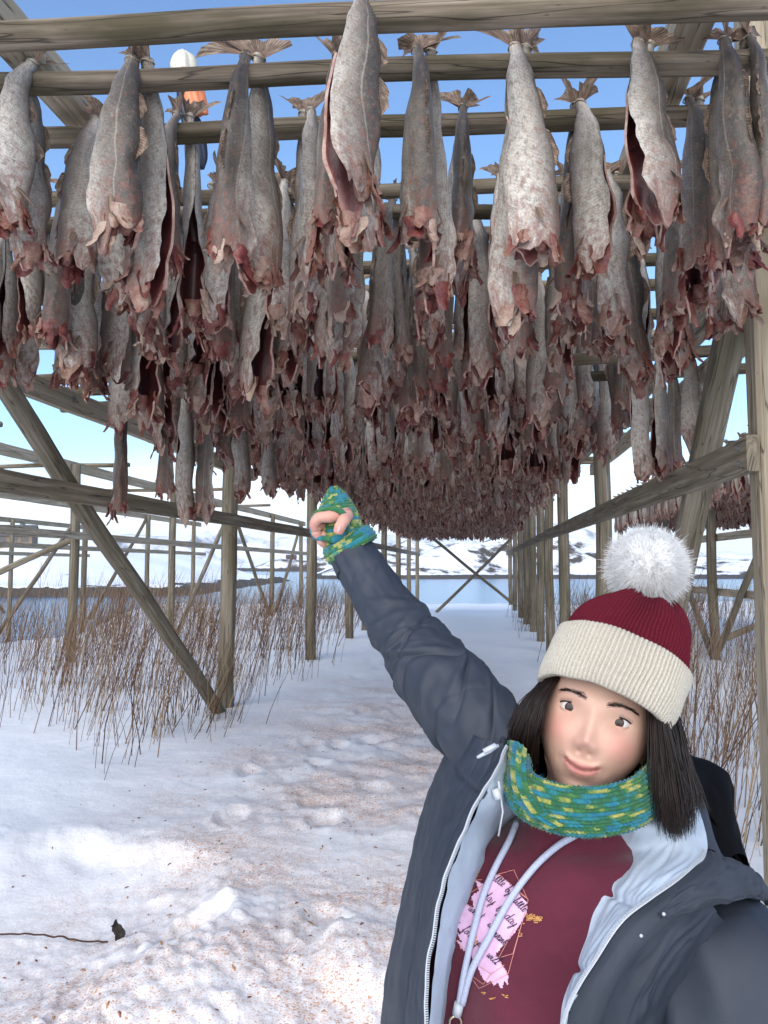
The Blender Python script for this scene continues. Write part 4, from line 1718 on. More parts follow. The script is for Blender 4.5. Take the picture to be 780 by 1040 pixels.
line_decal('print_gold_flecks', gold, 1.1, M['gold'], .0019)

# handwriting: joined stroke letters, x-height 1
GL = {
    'l': ([[(0, 0.1), (.25, .5), (.5, 1.7), (.42, 2.0), (.28, 1.8), (.25, .3), (.4, 0), (.6, .15)]], .6),
    'i': ([[(0, .1), (.2, .9), (.22, .2), (.38, 0), (.55, .15)], [(.27, 1.35), (.31, 1.45)]], .55),
    't': ([[(0, .1), (.3, 1.7), (.28, .2), (.42, 0), (.6, .15)], [(.02, 1.15), (.6, 1.25)]], .6),
    'e': ([[(0, .15), (.5, .65), (.4, 1.0), (.15, .8), (.15, .25), (.35, 0), (.65, .2)]], .65),
    'b': ([[(0, .2), (.3, 1.8), (.2, 1.9), (.15, .1), (.45, 0), (.6, .5), (.4, .85), (.2, .6)], [(.4, .85), (.7, .7)]], .7),
    'y': ([[(0, .8), (.12, .2), (.35, .05), (.55, .9), (.5, 0), (.3, -.9), (.1, -.8), (.3, -.3), (.7, .15)]], .7),
    'd': ([[(.55, .8), (.25, .95), (.05, .4), (.25, 0), (.5, .3), (.7, 1.9), (.62, .2), (.78, 0), (.9, .15)]], .9),
    'a': ([[(.55, .8), (.25, .95), (.05, .4), (.25, 0), (.5, .3), (.6, .9), (.58, .2), (.72, 0), (.85, .15)]], .85),
    'w': ([[(0, .9), (.12, .1), (.3, .1), (.42, .8), (.5, .1), (.68, .1), (.8, .9), (.95, .75)]], .95),
    'h': ([[(0, .1), (.3, 1.8), (.2, 1.95), (.12, 0), (.3, .8), (.5, .8), (.5, .1), (.65, 0), (.8, .15)]], .8),
    'm': ([[(0, .9), (.08, 0), (.22, .85), (.36, .8), (.38, 0), (.52, .85), (.66, .8), (.68, .1), (.8, 0), (.95, .15)]], .95),
    'n': ([[(0, .9), (.08, 0), (.25, .85), (.45, .8), (.46, .1), (.6, 0), (.75, .15)]], .75),
    's': ([[(0, .1), (.35, .95), (.2, .7), (.5, .3), (.3, 0), (.1, .1)], [(.3, 0), (.6, .15)]], .6),
    'f': ([[(0, .1), (.4, 1.7), (.3, 1.9), (.2, .8), (.18, -.8), (.3, -.8), (.3, 0), (.6, .2)]], .6),
    'o': ([[(.4, .9), (.1, .7), (.1, .2), (.35, 0), (.55, .4), (.4, .9), (.7, .8)]], .7),
    'r': ([[(0, .1), (.15, .9), (.3, .75), (.5, .8), (.45, .1), (.6, 0), (.7, .15)]], .7),
    'u': ([[(0, .9), (.08, .1), (.3, .05), (.5, .9), (.52, .1), (.65, 0), (.8, .15)]], .8),
}


def script(word, x0, y0, ang, h, sp=1.0):
    """strokes of a word in enlargement coordinates, baseline from (x0,y0) at ang degrees down"""
    out = []
    ca, sa = math.cos(R(ang)), math.sin(R(ang))
    cur = 0
    for ch in word:
        strokes, adv = GL[ch]
        for s in strokes:
            ss = spline([Vector((p[0], p[1], 0)) for p in s], max(3, len(s) * 4))
            l = []
            for p in ss:
                a = (cur + p.x + 0.18 * p.y) * h * 1.05 * sp
                d = -p.y * h
                l.append(K3(x0 + a * ca - d * sa, y0 + a * sa + d * ca))
            out.append(l)
        cur += adv
    return out


ink = []
for wd_, x, y, an, h, sp in (('little', 330, 182, 36, 27, .95), ('by', 425, 262, 42, 27, .9), ('little', 470, 325, 44, 26, .85), ('day', 288, 290, 40, 31, 1.05), ('by', 372, 372, 42, 29, .9), ('day', 418, 415, 44, 31, 1.0),
                             ('what', 205, 368, 42, 30, .95), ('is', 320, 462, 44, 27, .9), ('meant', 352, 515, 44, 27, .8), ('for', 170, 490, 44, 28, .9), ('you', 250, 565, 42, 29, 1.0), ('will', 318, 640, 44, 27, .95)):
    ink += script(wd_, x, y, an, h, sp)
line_decal('print_lettering', ink, 0.62, M['ink'], .0026)

# drawstrings lying on the fleece
for pts in (((528, 838), (518, 858), (505, 882), (492, 908), (482, 945), (474, 985), (469, 1018)), ((585, 848), (566, 862), (543, 883), (520, 915), (500, 952), (482, 985), (472, 1018))):
    path = spline([on_hoodie(x, y, .006) for x, y in pts], 40)
    b = MB()
    b.tube(path, .0043, 10)
    cdo = b.build('drawstring', M['cord'], hoodie)
b = MB()
b.tube([on_hoodie(470, 1016, .008), on_hoodie(468, 1028, .008)], .0062, 10)
b.build('cord_clip', M['zip'], hoodie)
b = MB()
c = on_hoodie(467, 1036, .008)
b.tube([c + Vector((math.cos(k / 16 * 2 * PI) * .0075, 0, math.sin(k / 16 * 2 * PI) * .0075)) for k in range(17)], .0018, 6, caps=False)
b.tube([c + Vector((0, 0, -.006)), c + Vector((0, .002, -.03))], .004, 8)
b.build('cord_end', M['ring'], hoodie)

# ---- head frame
HC = P(604, 734, 1.085)
roll, pitch_h, yaw_h = R(17), R(5), R(20)
HM = Matrix.Rotation(roll, 3, 'Y') @ Matrix.Rotation(-pitch_h, 3, 'X') @ Matrix.Rotation(-yaw_h, 3, 'Z')


def H(x, f, z):
    """head coordinates: x to the photo's right, f towards the viewer, z to the crown"""
    return HC + HM @ Vector((x, -f, z))


def gs(d, s):
    return math.exp(-(d / s) ** 2)


def face_pt(lam, bet):
    x = math.sin(lam) * math.cos(bet)
    f = math.cos(lam) * math.cos(bet)
    z = math.sin(bet)
    X, F, Z = x * .0735, f * (.092 if f > 0 else .098), z * .116
    jaw = sm(-.005, -.095, Z)
    X *= 1 - .27 * jaw ** 1.5
    if f > 0:
        F += .004 * jaw * f
        F -= .010 * sm(.05, .11, Z) * f
        # flatten the front a little
        F -= .004 * gs(X, .05) * f
        w = sm(.15, .5, f)
        d = .0035 * gs(Z - .030, .012) * gs(abs(X) - .022, .022)
        d -= .0115 * gs(abs(X) - .031, .018) * gs(Z - .010, .0125)
        d += lerp(.0030, .0095, sm(.022, -.018, Z)) * sm(-.036, -.020, Z) * sm(.042, .012, Z) * gs(X, .0085)
        d += .0088 * gs(X, .0112) * gs(Z + .0245, .0115)
        d += .0050 * gs(abs(X) - .0112, .0062) * gs(Z + .0285, .0075)
        d -= .0045 * gs(abs(X) - .007, .0028) * gs(Z + .0385, .0022)
        cz = 15 * X * X
        zl = Z + .0600 - cz
        mw = sm(.027, .016, abs(X))
        d += .0040 * gs(zl - .0044, .0040) * mw + .0046 * gs(zl + .0062, .0052) * mw * sm(.028, .012, abs(X))
        d -= .0042 * gs(zl, .0016) * mw
        d -= .002 * gs(abs(X) - .030, .004) * gs(Z + .055, .006)
        d += .0060 * gs(abs(X) - .040, .020) * gs(Z + .022, .020)
        d -= .0015 * gs(X, .004) * gs(Z + .047, .006)
        d += .0065 * gs(X, .019) * gs(Z + .094, .014)
        d -= .0035 * gs(X, .024) * gs(Z + .077, .006)
        F += d * w
    return X, F, Z


def skin_col(X, F, Z):
    c = Vector((.57, .36, .265))
    if F > .02:
        bl = gs(abs(X) - .042, .021) * gs(Z + .020, .020)
        c = c.lerp(Vector((.56, .22, .17)), .6 * bl)
        c = c.lerp(Vector((.60, .29, .22)), .4 * gs(X, .012) * gs(Z + .028, .012))
        cz = 15 * X * X
        zl = Z + .0600 - cz
        lip = sm(.0255, .021, abs(X) + abs(zl) * .35) * sm(.0088, .0068, abs(zl + .0006) + .14 * max(0, abs(X) - .006))
        c = c.lerp(Vector((.40, .125, .115)), .8 * lip)
        c = c.lerp(Vector((.20, .05, .05)), .8 * gs(zl, .0011) * sm(.029, .022, abs(X)))
    return tuple(c)


b = MB()
lams = []
for j in range(150):
    q = -1 + 2 * j / 150
    lams.append(PI * (0.52 * q + 0.48 * q ** 3))
bets = [-PI / 2 + PI * (i + .5) / 130 for i in range(130)]
pts, cols = [], []
for be in bets:
    r1, r2 = [], []
    for la in lams:
        X, F, Z = face_pt(la, be)
        r1.append(H(X, F, Z))
        r2.append(skin_col(X, F, Z))
    pts.append(r1)
    cols.append(r2)
b.grid(pts, lambda i, j: cols[i][j], closed=True, cap0=True, cap1=True)
SK = (.57, .36, .265)
skA = lambda i, j: SK
# neck and trunk, arms and legs of the same body
neck = [H(0, -.01, -.05), HC.lerp(Vector((.272, 1.115, zc(845, 1.1))), .62), Vector((.268, 1.12, zc(848, 1.1)))]
b.tube(spline(neck, 10), [.058, .055, .053, .052, .051, .051, .052, .053, .055, .058], 20, attr=skA)
S_R = P(492, 752, 1.155)           # shoulder of the raised arm
E_R = P(432, 645, 1.245)
W_R = P(361, 561, 1.365)
S_L = Vector((.445, 1.055, zc(905, 1.06)))
E_L = Vector((.55, 1.08, .88))
W_L = Vector((.545, .99, .66))
b.tube(spline([Vector((.262, 1.125, zc(885, 1.1))), Vector((.23, 1.12, zc(960, 1.1))), Vector((.22, 1.125, .85)), Vector((.22, 1.125, .68))], 14), lambda t: .06 + .05 * sm(0, .4, t), 20, attr=skA)
b.tube(spline([Vector((.25, 1.13, zc(890, 1.1))), P(522, 785, 1.12), P(494, 748, 1.15), P(456, 700, 1.202), P(420, 655, 1.262), P(384, 604, 1.325), W_R], 24), lambda t: .016 + .022 * sm(.15, .45, t) - .012 * sm(.6, 1, t), 14, attr=skA)
b.tube(spline([Vector((.28, 1.10, zc(900, 1.1))), P(712, 920, 1.07), P(728, 960, 1.02), P(740, 1060, .995), Vector((.555, 1.05, .86)), W_L], 24), lambda t: lerp(.045, .026, t), 14, attr=skA)
GZ = gz(.22, 1.12)
for s in (-1, 1):
    b.tube(spline([Vector((.22 + s * .07, 1.13, .72)), Vector((.22 + s * .10, 1.11, .30)), Vector((.22 + s * .11, 1.14, GZ + .05))], 14), lambda t: lerp(.08, .04, t), 14, attr=skA)


# pointing hand: fingers as bent tapering chains rooted in the palm
def finger(pl, r0, r1, tipn=True):
    p = spline(pl, 18)
    b.tube(p, lambda t: lerp(r0, r1, t) * (1 + .10 * math.exp(-((t - .36) / .06) ** 2) + .08 * math.exp(-((t - .68) / .05) ** 2)) * (1 if t < .9 else math.sqrt(max(.12, 1 - ((t - .9) / .1) ** 2 * .85))), 12, attr=lambda i, j: (.58, .31, .235) if i < 13 else (.60, .28, .22))


palm = spline([W_R, P(354, 548, 1.375), P(347, 536, 1.38), P(343, 525, 1.385)], 8)
b.tube(palm, [.027, .030, .034, .036, .036, .034, .03, .022], 14, attr=skA, squash=.62)
finger([P(347, 528, 1.39), P(343, 513, 1.40), P(340, 502, 1.40), P(338, 495, 1.40)], .0100, .0078)                       # index, inside the mitten tip
finger([P(353, 521, 1.365), P(343, 524, 1.338), P(332, 525, 1.328), P(324, 526, 1.328), P(319.5, 532, 1.334), P(321.5, 541, 1.345)], .0108, .0086)     # middle finger, bent across the opening
finger([P(353, 523, 1.345), P(349, 529, 1.318), P(345.5, 535, 1.312), P(343, 542, 1.316)], .0110, .0092)     # thumb closing against it
nl = []
for i in range(6):
    f = i / 5
    q0 = P(345.2, 535.0, 1.3008).lerp(P(343.2, 541.0, 1.3040), f)
    nl.append([q0 + Vector((x * .0044 * (1 - .25 * (2 * f - 1) ** 2), .0028 * x * x + .0012 * f * f, 0)) for x in (-1, -.5, 0, .5, 1)])
b.grid(nl, lambda i, j: (.70, .46, .40))
finger([P(338, 527, 1.37), P(326, 524, 1.345), P(320, 531, 1.338), P(324, 540, 1.345)], .0100, .0082)                     # middle, curled
finger([P(336, 535, 1.375), P(325, 533, 1.35), P(321, 540, 1.343), P(326, 547, 1.35)], .0095, .0078)
finger([P(338, 543, 1.375), P(329, 543, 1.352), P(326, 549, 1.348), P(331, 554, 1.355)], .0085, .0070)
# the other hand, hanging relaxed
pd = (W_L - E_L).normalized()
sx = Vector((1, 0, 0))
b.tube([W_L, W_L + pd * .04, W_L + pd * .085], [.026, .036, .034], 14, attr=skA, squash=.6)
for k in range(4):
    o0 = W_L + pd * .08 + sx * (.026 - .0175 * k)
    ln = (.070, .078, .072, .055)[k]
    finger([o0, o0 + pd * ln * .45 + Vector((0, -.006, 0)), o0 + pd * ln * .75 + Vector((0, -.020, 0)), o0 + pd * ln * .9 + Vector((0, -.036, 0))], .0092, .0072)
o0 = W_L + pd * .03 - sx * .026
finger([o0, o0 + pd * .03 - sx * .016, o0 + pd * .058 - sx * .016 + Vector((0, -.012, 0))], .0105, .0085)
# ears
for s in (-1, 1):
    rows = []
    for i in range(9):
        f = i / 8
        z = lerp(.022, -.034, f)
        wdt = .016 * math.sin(PI * (.12 + .8 * f)) + .003
        rows.append([H(s * (.068 + .012 * k2), -.012 - wdt * (k2 - .3), z) for k2 in (0, .4, .8, 1.0)])
    b.grid(rows, skA)
t = NT('skin')
A = t.attr().outputs['Vector']
tc = t.new('ShaderNodeTexCoord')
n = t.noise(tc.outputs['Object'], 520, 3, .7)
n2 = t.noise(tc.outputs['Object'], 30, 3, .6)
col = t.mix(t.ramp(n2, [(.35, 0.0), (.7, .25)]), A, (.55, .26, .20))
t.bump(n, .3, .0014)
M['skin'] = t.out(col, .55, .3)
t.bsdf.inputs['Subsurface Weight'].default_value = .12
t.bsdf.inputs['Subsurface Radius'].default_value = (.010, .004, .002)
t.bsdf.inputs['Subsurface Scale'].default_value = .6
b.build('body', M['skin'], person)

# eyes
t = NT('eye')
A = t.sep(t.attr().outputs['Vector'])
t.out(t.ramp(A[0], [(0, (.006, .005, .005)), (.085, (.006, .005, .005)), (.10, (.04, .02, .012)), (.215, (.06, .03, .016)), (.24, (.02, .012, .01)), (.265, (.62, .58, .55)), (1, (.66, .58, .55))]), .12, .3)
M['eye'] = t.mat
M['lash'] = simple('lash', (.012, .009, .008), .6, .3)
hair_m = NT('dark_hair')
hA = hair_m.sep(hair_m.attr().outputs['Vector'])
M['hair'] = hair_m.out(hair_m.ramp(hA[2], [(0, (.006, .004, .003)), (1, (.024, .013, .009))]), .42, .3)
EY = .0148
for s in (-1, 1):
    ex, ez = s * .0315, .011
    fs = max(face_pt(l_ * .01, math.asin(ez / .116))[1] for l_ in (range(38, 50)))
    X_, F_, Z_ = face_pt(math.asin(min(.99, .0315 / (.0735 * math.cos(.095)))), .095)
    ef = F_ - EY + .0034
    b = MB()
    rows = []
    for i in range(20):
        ph = PI * .62 * i / 19
        rows.append([H(ex + EY * math.sin(ph) * math.cos(2 * PI * k / 24), ef + EY * math.cos(ph), ez + EY * math.sin(ph) * math.sin(2 * PI * k / 24)) for k in range(24)])
    b.grid(rows, lambda i, j: (i / 19, 0, 0), closed=True, flip=True)
    b.build('eye', M['eye'], person)
    lid = MB()
    for up in (1, -1):
        rows = []
        for i in range(10):
            row = []
            for j in range(21):
                az = R(lerp(-68, 68, j / 20))
                edge = R((25 if up > 0 else -17)) * math.cos(az * 1.05) ** .8 + R(s * az * 3)
                e = lerp(edge, R(80 * up), (i / 9) ** 1.1)
                rr = EY * lerp(1.07, 1.14, i / 9)
                row.append(H(ex + rr * math.sin(az) * math.cos(e), ef + rr * math.cos(az) * math.cos(e), ez + rr * math.sin(e)))
            rows.append(row)
        lid.grid(rows, lambda i, j: (.53, .315, .235))
    lid.build('eyelid', M['skin'], person)
    la = MB()
    edge = []
    for j in range(21):
        az = R(lerp(-68, 68, j / 20))
        e = R(25) * math.cos(az * 1.05) ** .8
        edge.append(H(ex + EY * 1.09 * math.sin(az) * math.cos(e), ef + EY * 1.09 * math.cos(az) * math.cos(e), ez + EY * 1.09 * math.sin(e)))
    la.tube(edge, .00095, 5)
    for j in range(1, 21):
        o_ = edge[j]
        d = HM @ Vector((math.sin(R(lerp(-50, 60, j / 20))) * .5 * 1, -.8, .45))
        la.tube([o_, o_ + d * .003, o_ + d * .0055 + HM @ Vector((0, 0, .002))], [.00025, .0002, .0001], 3, caps=False)
    la.build('eyelash', M['lash'], person)
    br = MB()
    rb = random.Random(4 + s)
    for k in range(150):
        f = rb.random()
        bx = s * lerp(.012, .049, f)
        bz = .0285 + .0055 * math.sin(f * PI * .85) - .002 * f + rb.gauss(0, .0017) * (1 - .5 * f)
        be = math.asin(bz / .116)
        lm = math.asin(max(-1, min(1, bx / (.0735 * math.cos(be)))))
        X_, F_, Z_ = face_pt(lm, be)
        p = H(X_, F_ + .0006, Z_)
        d = HM @ Vector((s * 1.0, .10 + .25 * f, .22 - .5 * f + rb.gauss(0, .12)))
        br.tube([p, p + d * .003 + HM @ Vector((0, -.0008, 0)), p + d * .006], [.00022, .0002, .00006], 3, attr=lambda i, j: (0, 0, .5), caps=False)
    br.build('eyebrow', M['hair'], person)

# ---- hair
b = MB()
rows = []
for i in range(26):
    be = lerp(R(88), R(-38), i / 25)
    rows.append([H(math.sin(l_) * math.cos(be) * .083, math.cos(l_) * math.cos(be) * .10 - .006, math.sin(be) * .122) for l_ in [R(lerp(62, 298, j / 47)) for j in range(48)]])
b.grid(rows, lambda i, j: (0, 0, .3))
rh = random.Random(17)


def lock(ctrl0, ctrl1, n, spread, r0=.00062):
    """n strands running between two guide curves given in (px,py,depth)"""
    for k in range(int(n * 2.6)):
        f = rh.random()
        c = [P(*[lerp(a, q, f) for a, q in zip(p0, p1)]) for p0, p1 in zip(ctrl0, ctrl1)]
        jit = 1.3 * Vector((rh.gauss(0, spread), rh.gauss(0, spread), rh.gauss(0, spread * .5)))
        c = [p + jit * (.35 + i / len(c)) + Vector((rh.gauss(0, .0012), rh.gauss(0, .0012), 0)) for i, p in enumerate(c)]
        c[-1] = c[-2].lerp(c[-1], 1.16 - .95 * rh.random() ** 1.7)
        tint = rh.random()
        sp_ = spline(c, 13)
        b.tube(sp_, [r0 * (1 - .8 * (i / 12) ** 3) for i in range(13)], 4, attr=lambda i, j: (0, 0, tint), caps=False)


# right side, falling in front of the collar
lock([(668, 712, 1.03), (669, 735, 1.005), (672, 770, .985), (674, 805, .972), (680, 846, .972)], [(686, 728, 1.06), (690, 748, 1.05), (694, 778, 1.03), (699, 806, 1.015), (696, 838, 1.01)], 440, .0050)
lock([(664, 692, 1.025), (664, 715, 1.005), (666, 760, .985), (668, 800, .975), (670, 830, .975)], [(672, 700, 1.02), (673, 730, 1.0), (682, 770, .985), (690, 808, .985), (690, 826, .985)], 220, .0045)
lock([(676, 730, 1.07), (690, 765, 1.05), (700, 800, 1.03), (706, 815, 1.03)], [(688, 735, 1.1), (694, 770, 1.08), (702, 800, 1.06), (705, 822, 1.05)], 90, .005)
# left side, beside the cheek
lock([(562, 690, 1.085), (545, 712, 1.045), (538, 740, 1.04), (533, 770, 1.05), (531, 800, 1.07)], [(550, 694, 1.11), (534, 712, 1.10), (521, 738, 1.095), (516, 762, 1.095), (520, 790, 1.10)], 460, .0040)
lock([(566, 688, 1.06), (553, 708, 1.03), (545, 735, 1.02), (541, 760, 1.035), (538, 795, 1.06)], [(556, 690, 1.08), (542, 708, 1.06), (531, 730, 1.05), (526, 758, 1.06), (526, 795, 1.09)], 260, .003)
# back
for k in range(420):
    l_ = R(rh.uniform(95, 265))
    p0 = H(math.sin(l_) * .08, math.cos(l_) * .10 - .01, .02)
    p1 = H(math.sin(l_) * .088, math.cos(l_) * .108 - .012, -.06)
    p2 = p1 + Vector((0, .012, -.07 - .05 * rh.random()))
    b.tube(spline([p0, p1, p2], 8), .0012, 4, attr=lambda i, j: (0, 0, k % 7 / 7), caps=False)
b.build('hair', M['hair'], person)

# ---- hat
hat_roll, hat_pitch = R(29), R(13)
KM = Matrix.Rotation(hat_roll, 3, 'Y') @ Matrix.Rotation(-hat_pitch, 3, 'X')
KC = P(628, 674, 1.085)


def knit_mat(name, c1, c2, rough=.9):
    t = NT(name)
    tc = t.new('ShaderNodeTexCoord')
    n = t.noise(tc.outputs['Object'], 420, 3, .7)
    n2 = t.noise(tc.outputs['Object'], 60, 3, .6)
    A = t.sep(t.attr().outputs['Vector'])
    col = t.mix(t.ramp(n, [(.35, 0.0), (.7, 1.0)]), c1, c2)
    # stitch grooves go into the bump; colour follows the fine noise alone
    w1 = t.math('SINE', t.math('MULTIPLY', A[0], 2 * PI * 90))
    h = t.math('ADD', t.math('MULTIPLY', w1, .4), n)
    t.bump(h, .5, .002)
    m = t.out(col, rough, .15)
    return m


M['hat_red'] = knit_mat('burgundy_knit', (.085, .005, .013), (.14, .012, .024))
M['hat_cream'] = knit_mat('cream_knit', (.43, .385, .31), (.58, .53, .44))
NR = 96


def hat_ring(z, a, bb, cx=0, cf=0, n=NR * 6, rib=.0, ph=0, zf=None, wob=0):
    out = []
    for k in range(n):
        an = 2 * PI * k / n
        rb = rib * (abs(math.sin(NR / 2 * an)) ** .7 - .5)
        x = math.cos(an) * (a * .875 + rb) + cx
        f = math.sin(an) * (bb + rb) + cf
        zz = z + (zf(an) if zf else 0)
        if wob: x += wob * nz(math.cos(an) * 2, math.sin(an) * 2, z * 30); zz += wob * nz(math.sin(an) * 2, math.cos(an) * 2, z * 30 + 9)
        out.append(KC + KM @ Vector((x, -f, zz)))
    return out


crown = [(-.012, .091, .098), (.014, .0925, .099), (.042, .089, .095), (.068, .079, .085), (.089, .063, .068), (.103, .044, .048), (.110, .027, .030), (.111, .013, .014), (.102, .005, .005)]
prof = spline([Vector(c) for c in crown], 60)
b = MB()
gg = []
for i, q in enumerate(prof):
    f = i / 59
    # slack top sags into soft pleats round the pompom
    row = hat_ring(q.x, max(.003, q.y), max(.003, q.z), cx=.010 * sm(.2, 1, f), cf=-.006 * sm(.3, 1, f), rib=.0042 * (1 - .6 * sm(.5, 1, f)), wob=.004,
                   zf=lambda an: (.018 * sm(.25, .6, f) * (1 - sm(.9, 1, f)) * nz(math.cos(an) * 1.6, math.sin(an) * 1.6, 3.3) - .020 * gs(((an - R(70) + PI) % (2 * PI)) - PI, .30) * sm(.35, .7, f)))
    gg.append(row)
b.grid(gg, lambda i, j: (i / 59, j / (NR * 6), 0), closed=True, flip=True)
beanie = b.build('beanie', M['hat_red'], person)
b = MB()
bp = [(.012, .0945, .1015), (.017, .1000, .107), (.0125, .1030, .110), (-.01, .1045, .1115), (-.038, .1040, .111), (-.062, .1005, .1075), (-.067, .0960, .103), (-.061, .0920, .099), (-.03, .0915, .098)]
prof = spline([Vector(c) for c in bp], 46)
gg = []
for i, q in enumerate(prof):
    row = hat_ring(q.x, q.y, q.z, rib=.0052, wob=.002, zf=lambda an: .006 * math.sin(an) * sm(0, -.06, q.x) + .003 * nz(math.cos(an), math.sin(an), 5))
    gg.append(row)
b.grid(gg, lambda i, j: (i / 45 * .8, j / (NR * 6), 0), closed=True, flip=True)
b.build('brim', M['hat_cream'], beanie)
# pompom: a ball of fine fur
PC = P(657, 575, 1.10)
b = MB()
rp2 = random.Random(31)
b.grid([[PC + Vector((math.sin(PI * i / 14) * math.cos(2 * PI * k / 24), math.sin(PI * i / 14) * math.sin(2 * PI * k / 24), math.cos(PI * i / 14))) * (.050 + .003 * nz(i * 1.3, k * 1.3)) for k in range(24)] for i in range(15)], closed=True)
for k in range(26000):
    d = Vector((rp2.gauss(0, 1), rp2.gauss(0, 1), rp2.gauss(0, 1))).normalized()
    L = .0525 * rp2.uniform(.93, 1.05) * (1 + .04 * nz(d.x * 2, d.y * 2, d.z * 2))
    sdv = Vector((rp2.gauss(0, 1), rp2.gauss(0, 1), rp2.gauss(0, 1) - .5)) * .006
    p0 = PC + d * .045
    p1 = PC + d * L * .7 + sdv * .3
    p2 = PC + d * L + sdv
    b.tube([p0, p1, p2], [.00055, .0005, .0001], 3, caps=False)
t = NT('white_fur')
t.out((.97, .96, .94), .8, .1)
tr = t.new('ShaderNodeBsdfTranslucent')
tr.inputs['Color'].default_value = (.95, .94, .92, 1)
mx = t.new('ShaderNodeMixShader')
mx.inputs[0].default_value = .35
t.link(t.bsdf.outputs[0], mx.inputs[1])
t.link(tr.outputs[0], mx.inputs[2])
t.link(mx.outputs[0], t.n['Material Output'].inputs['Surface'])
b.build('pompom', t.mat, beanie)

# ---- knitted snood
t = NT('variegated_yarn')
A = t.sep(t.attr().outputs['Vector'])
cmb = t.new('ShaderNodeCombineXYZ')
t.link(A[0], cmb.inputs[0])
row_i = t.math('FLOOR', A[1])
t.link(t.math('MULTIPLY', row_i, 7.77), cmb.inputs[1])
t.link(A[2], cmb.inputs[2])
tcj = t.new('ShaderNodeTexCoord')
jn = t.noise(tcj.outputs['Object'], 260, 2, .6)
fr_ = t.math('MULTIPLY', t.math('ABSOLUTE', t.math('SUBTRACT', t.math('FRACT', A[1]), .5)), .9)
t.link(t.math('ADD', t.math('ADD', A[0], fr_), t.math('MULTIPLY', jn, 2.4)), cmb.inputs[0])
nn = t.noise(cmb.outputs[0], .15, 3, .6)
tc = t.new('ShaderNodeTexCoord')
nf = t.noise(tc.outputs['Object'], 700, 2, .6)
col = t.ramp(nn, [(.20, (.015, .085, .16)), (.36, (.02, .16, .25)), (.43, (.03, .22, .25)), (.48, (.025, .125, .065)), (.56, (.05, .18, .06)), (.605, (.36, .36, .09)), (.64, (.42, .40, .13)), (.67, (.07, .24, .14)), (.72, (.02, .18, .27)), (.9, (.015, .11, .21))], 'LINEAR')
col = t.mix(1.0, col, t.ramp(nf, [(.3, .72), (.7, 1.0)]), 'MULTIPLY')
t.bump(nf, .6, .002)
M['yarn'] = t.out(col, .9, .15)
t.bsdf.inputs['Sheen Weight'].default_value = .2


def knit_grid(ctrl, rows_n, st_n, closed, amp=.0016, sub=4, zoff=0.0):
    """garter-stitch surface: ctrl grid refined to whole stitches and bumped stitch by stitch"""
    nr, nc = rows_n * sub + 1, st_n * sub + (0 if closed else 1)
    g = smooth_grid(ctrl, nr, nc, closed)

    def f(u, v):
        r_ = u * rows_n
        s_ = v * st_n
        i = int(r_)
        w1 = abs(math.sin(PI * r_)) ** .8
        w2 = abs(math.sin(PI * (s_ + .5 * (i % 2))))
        return amp * (1.5 * w1 * (.55 + .6 * w2) - .5 + .5 * nz(s_ * .9, r_ * .9, 2))
    g = displace(g, f, closed)
    a = lambda i, j: (j / sub, i / sub + .001, zoff)
    return g, a


# rings from the upper edge over the outside to the lower edge; 10 points round, starting at the photo's left
def sn(px, py, d): return P(px, py, d)


ctrl = [
    [sn(530, 760, 1.09), sn(541, 785, 1.035), sn(563, 800, .985), sn(600, 804, .978), sn(636, 795, .990), sn(654, 777, 1.045), sn(650, 765, 1.11), sn(630, 755, 1.17), sn(590, 748, 1.185), sn(550, 750, 1.15)],
    [sn(519, 749, 1.09), sn(529, 778, 1.018), sn(557, 795, .968), sn(600, 801, .960), sn(643, 792, .972), sn(667, 772, 1.03), sn(666, 758, 1.12), sn(640, 748, 1.19), sn(590, 740, 1.205), sn(535, 742, 1.165)],
    [sn(511, 772, 1.085), sn(518, 797, 1.005), sn(552, 815, .968), sn(602, 821, .960), sn(648, 811, .970), sn(676, 789, 1.02), sn(674, 775, 1.12), sn(644, 765, 1.20), sn(590, 758, 1.215), sn(522, 762, 1.17)],
    [sn(512, 797, 1.083), sn(520, 818, 1.0), sn(556, 834, .966), sn(604, 838, .958), sn(650, 828, .966), sn(676, 807, 1.015), sn(676, 793, 1.12), sn(646, 783, 1.20), sn(590, 775, 1.215), sn(524, 782, 1.17)],
    [sn(520, 814, 1.085), sn(533, 832, 1.01), sn(566, 846, .975), sn(608, 849, .966), sn(648, 840, .976), sn(670, 822, 1.02), sn(670, 808, 1.12), sn(642, 796, 1.19), sn(590, 788, 1.205), sn(532, 796, 1.165)],
    [sn(534, 812, 1.09), sn(548, 828, 1.035), sn(574, 840, 1.0), sn(606, 842, .995), sn(638, 834, 1.005), sn(654, 818, 1.04), sn(654, 806, 1.11), sn(632, 796, 1.16), sn(590, 790, 1.17), sn(546, 796, 1.14)],
]
gk, ak = knit_grid(ctrl, 22, 92, True, amp=.0023)
b = MB()
b.grid(gk, ak, closed=True)
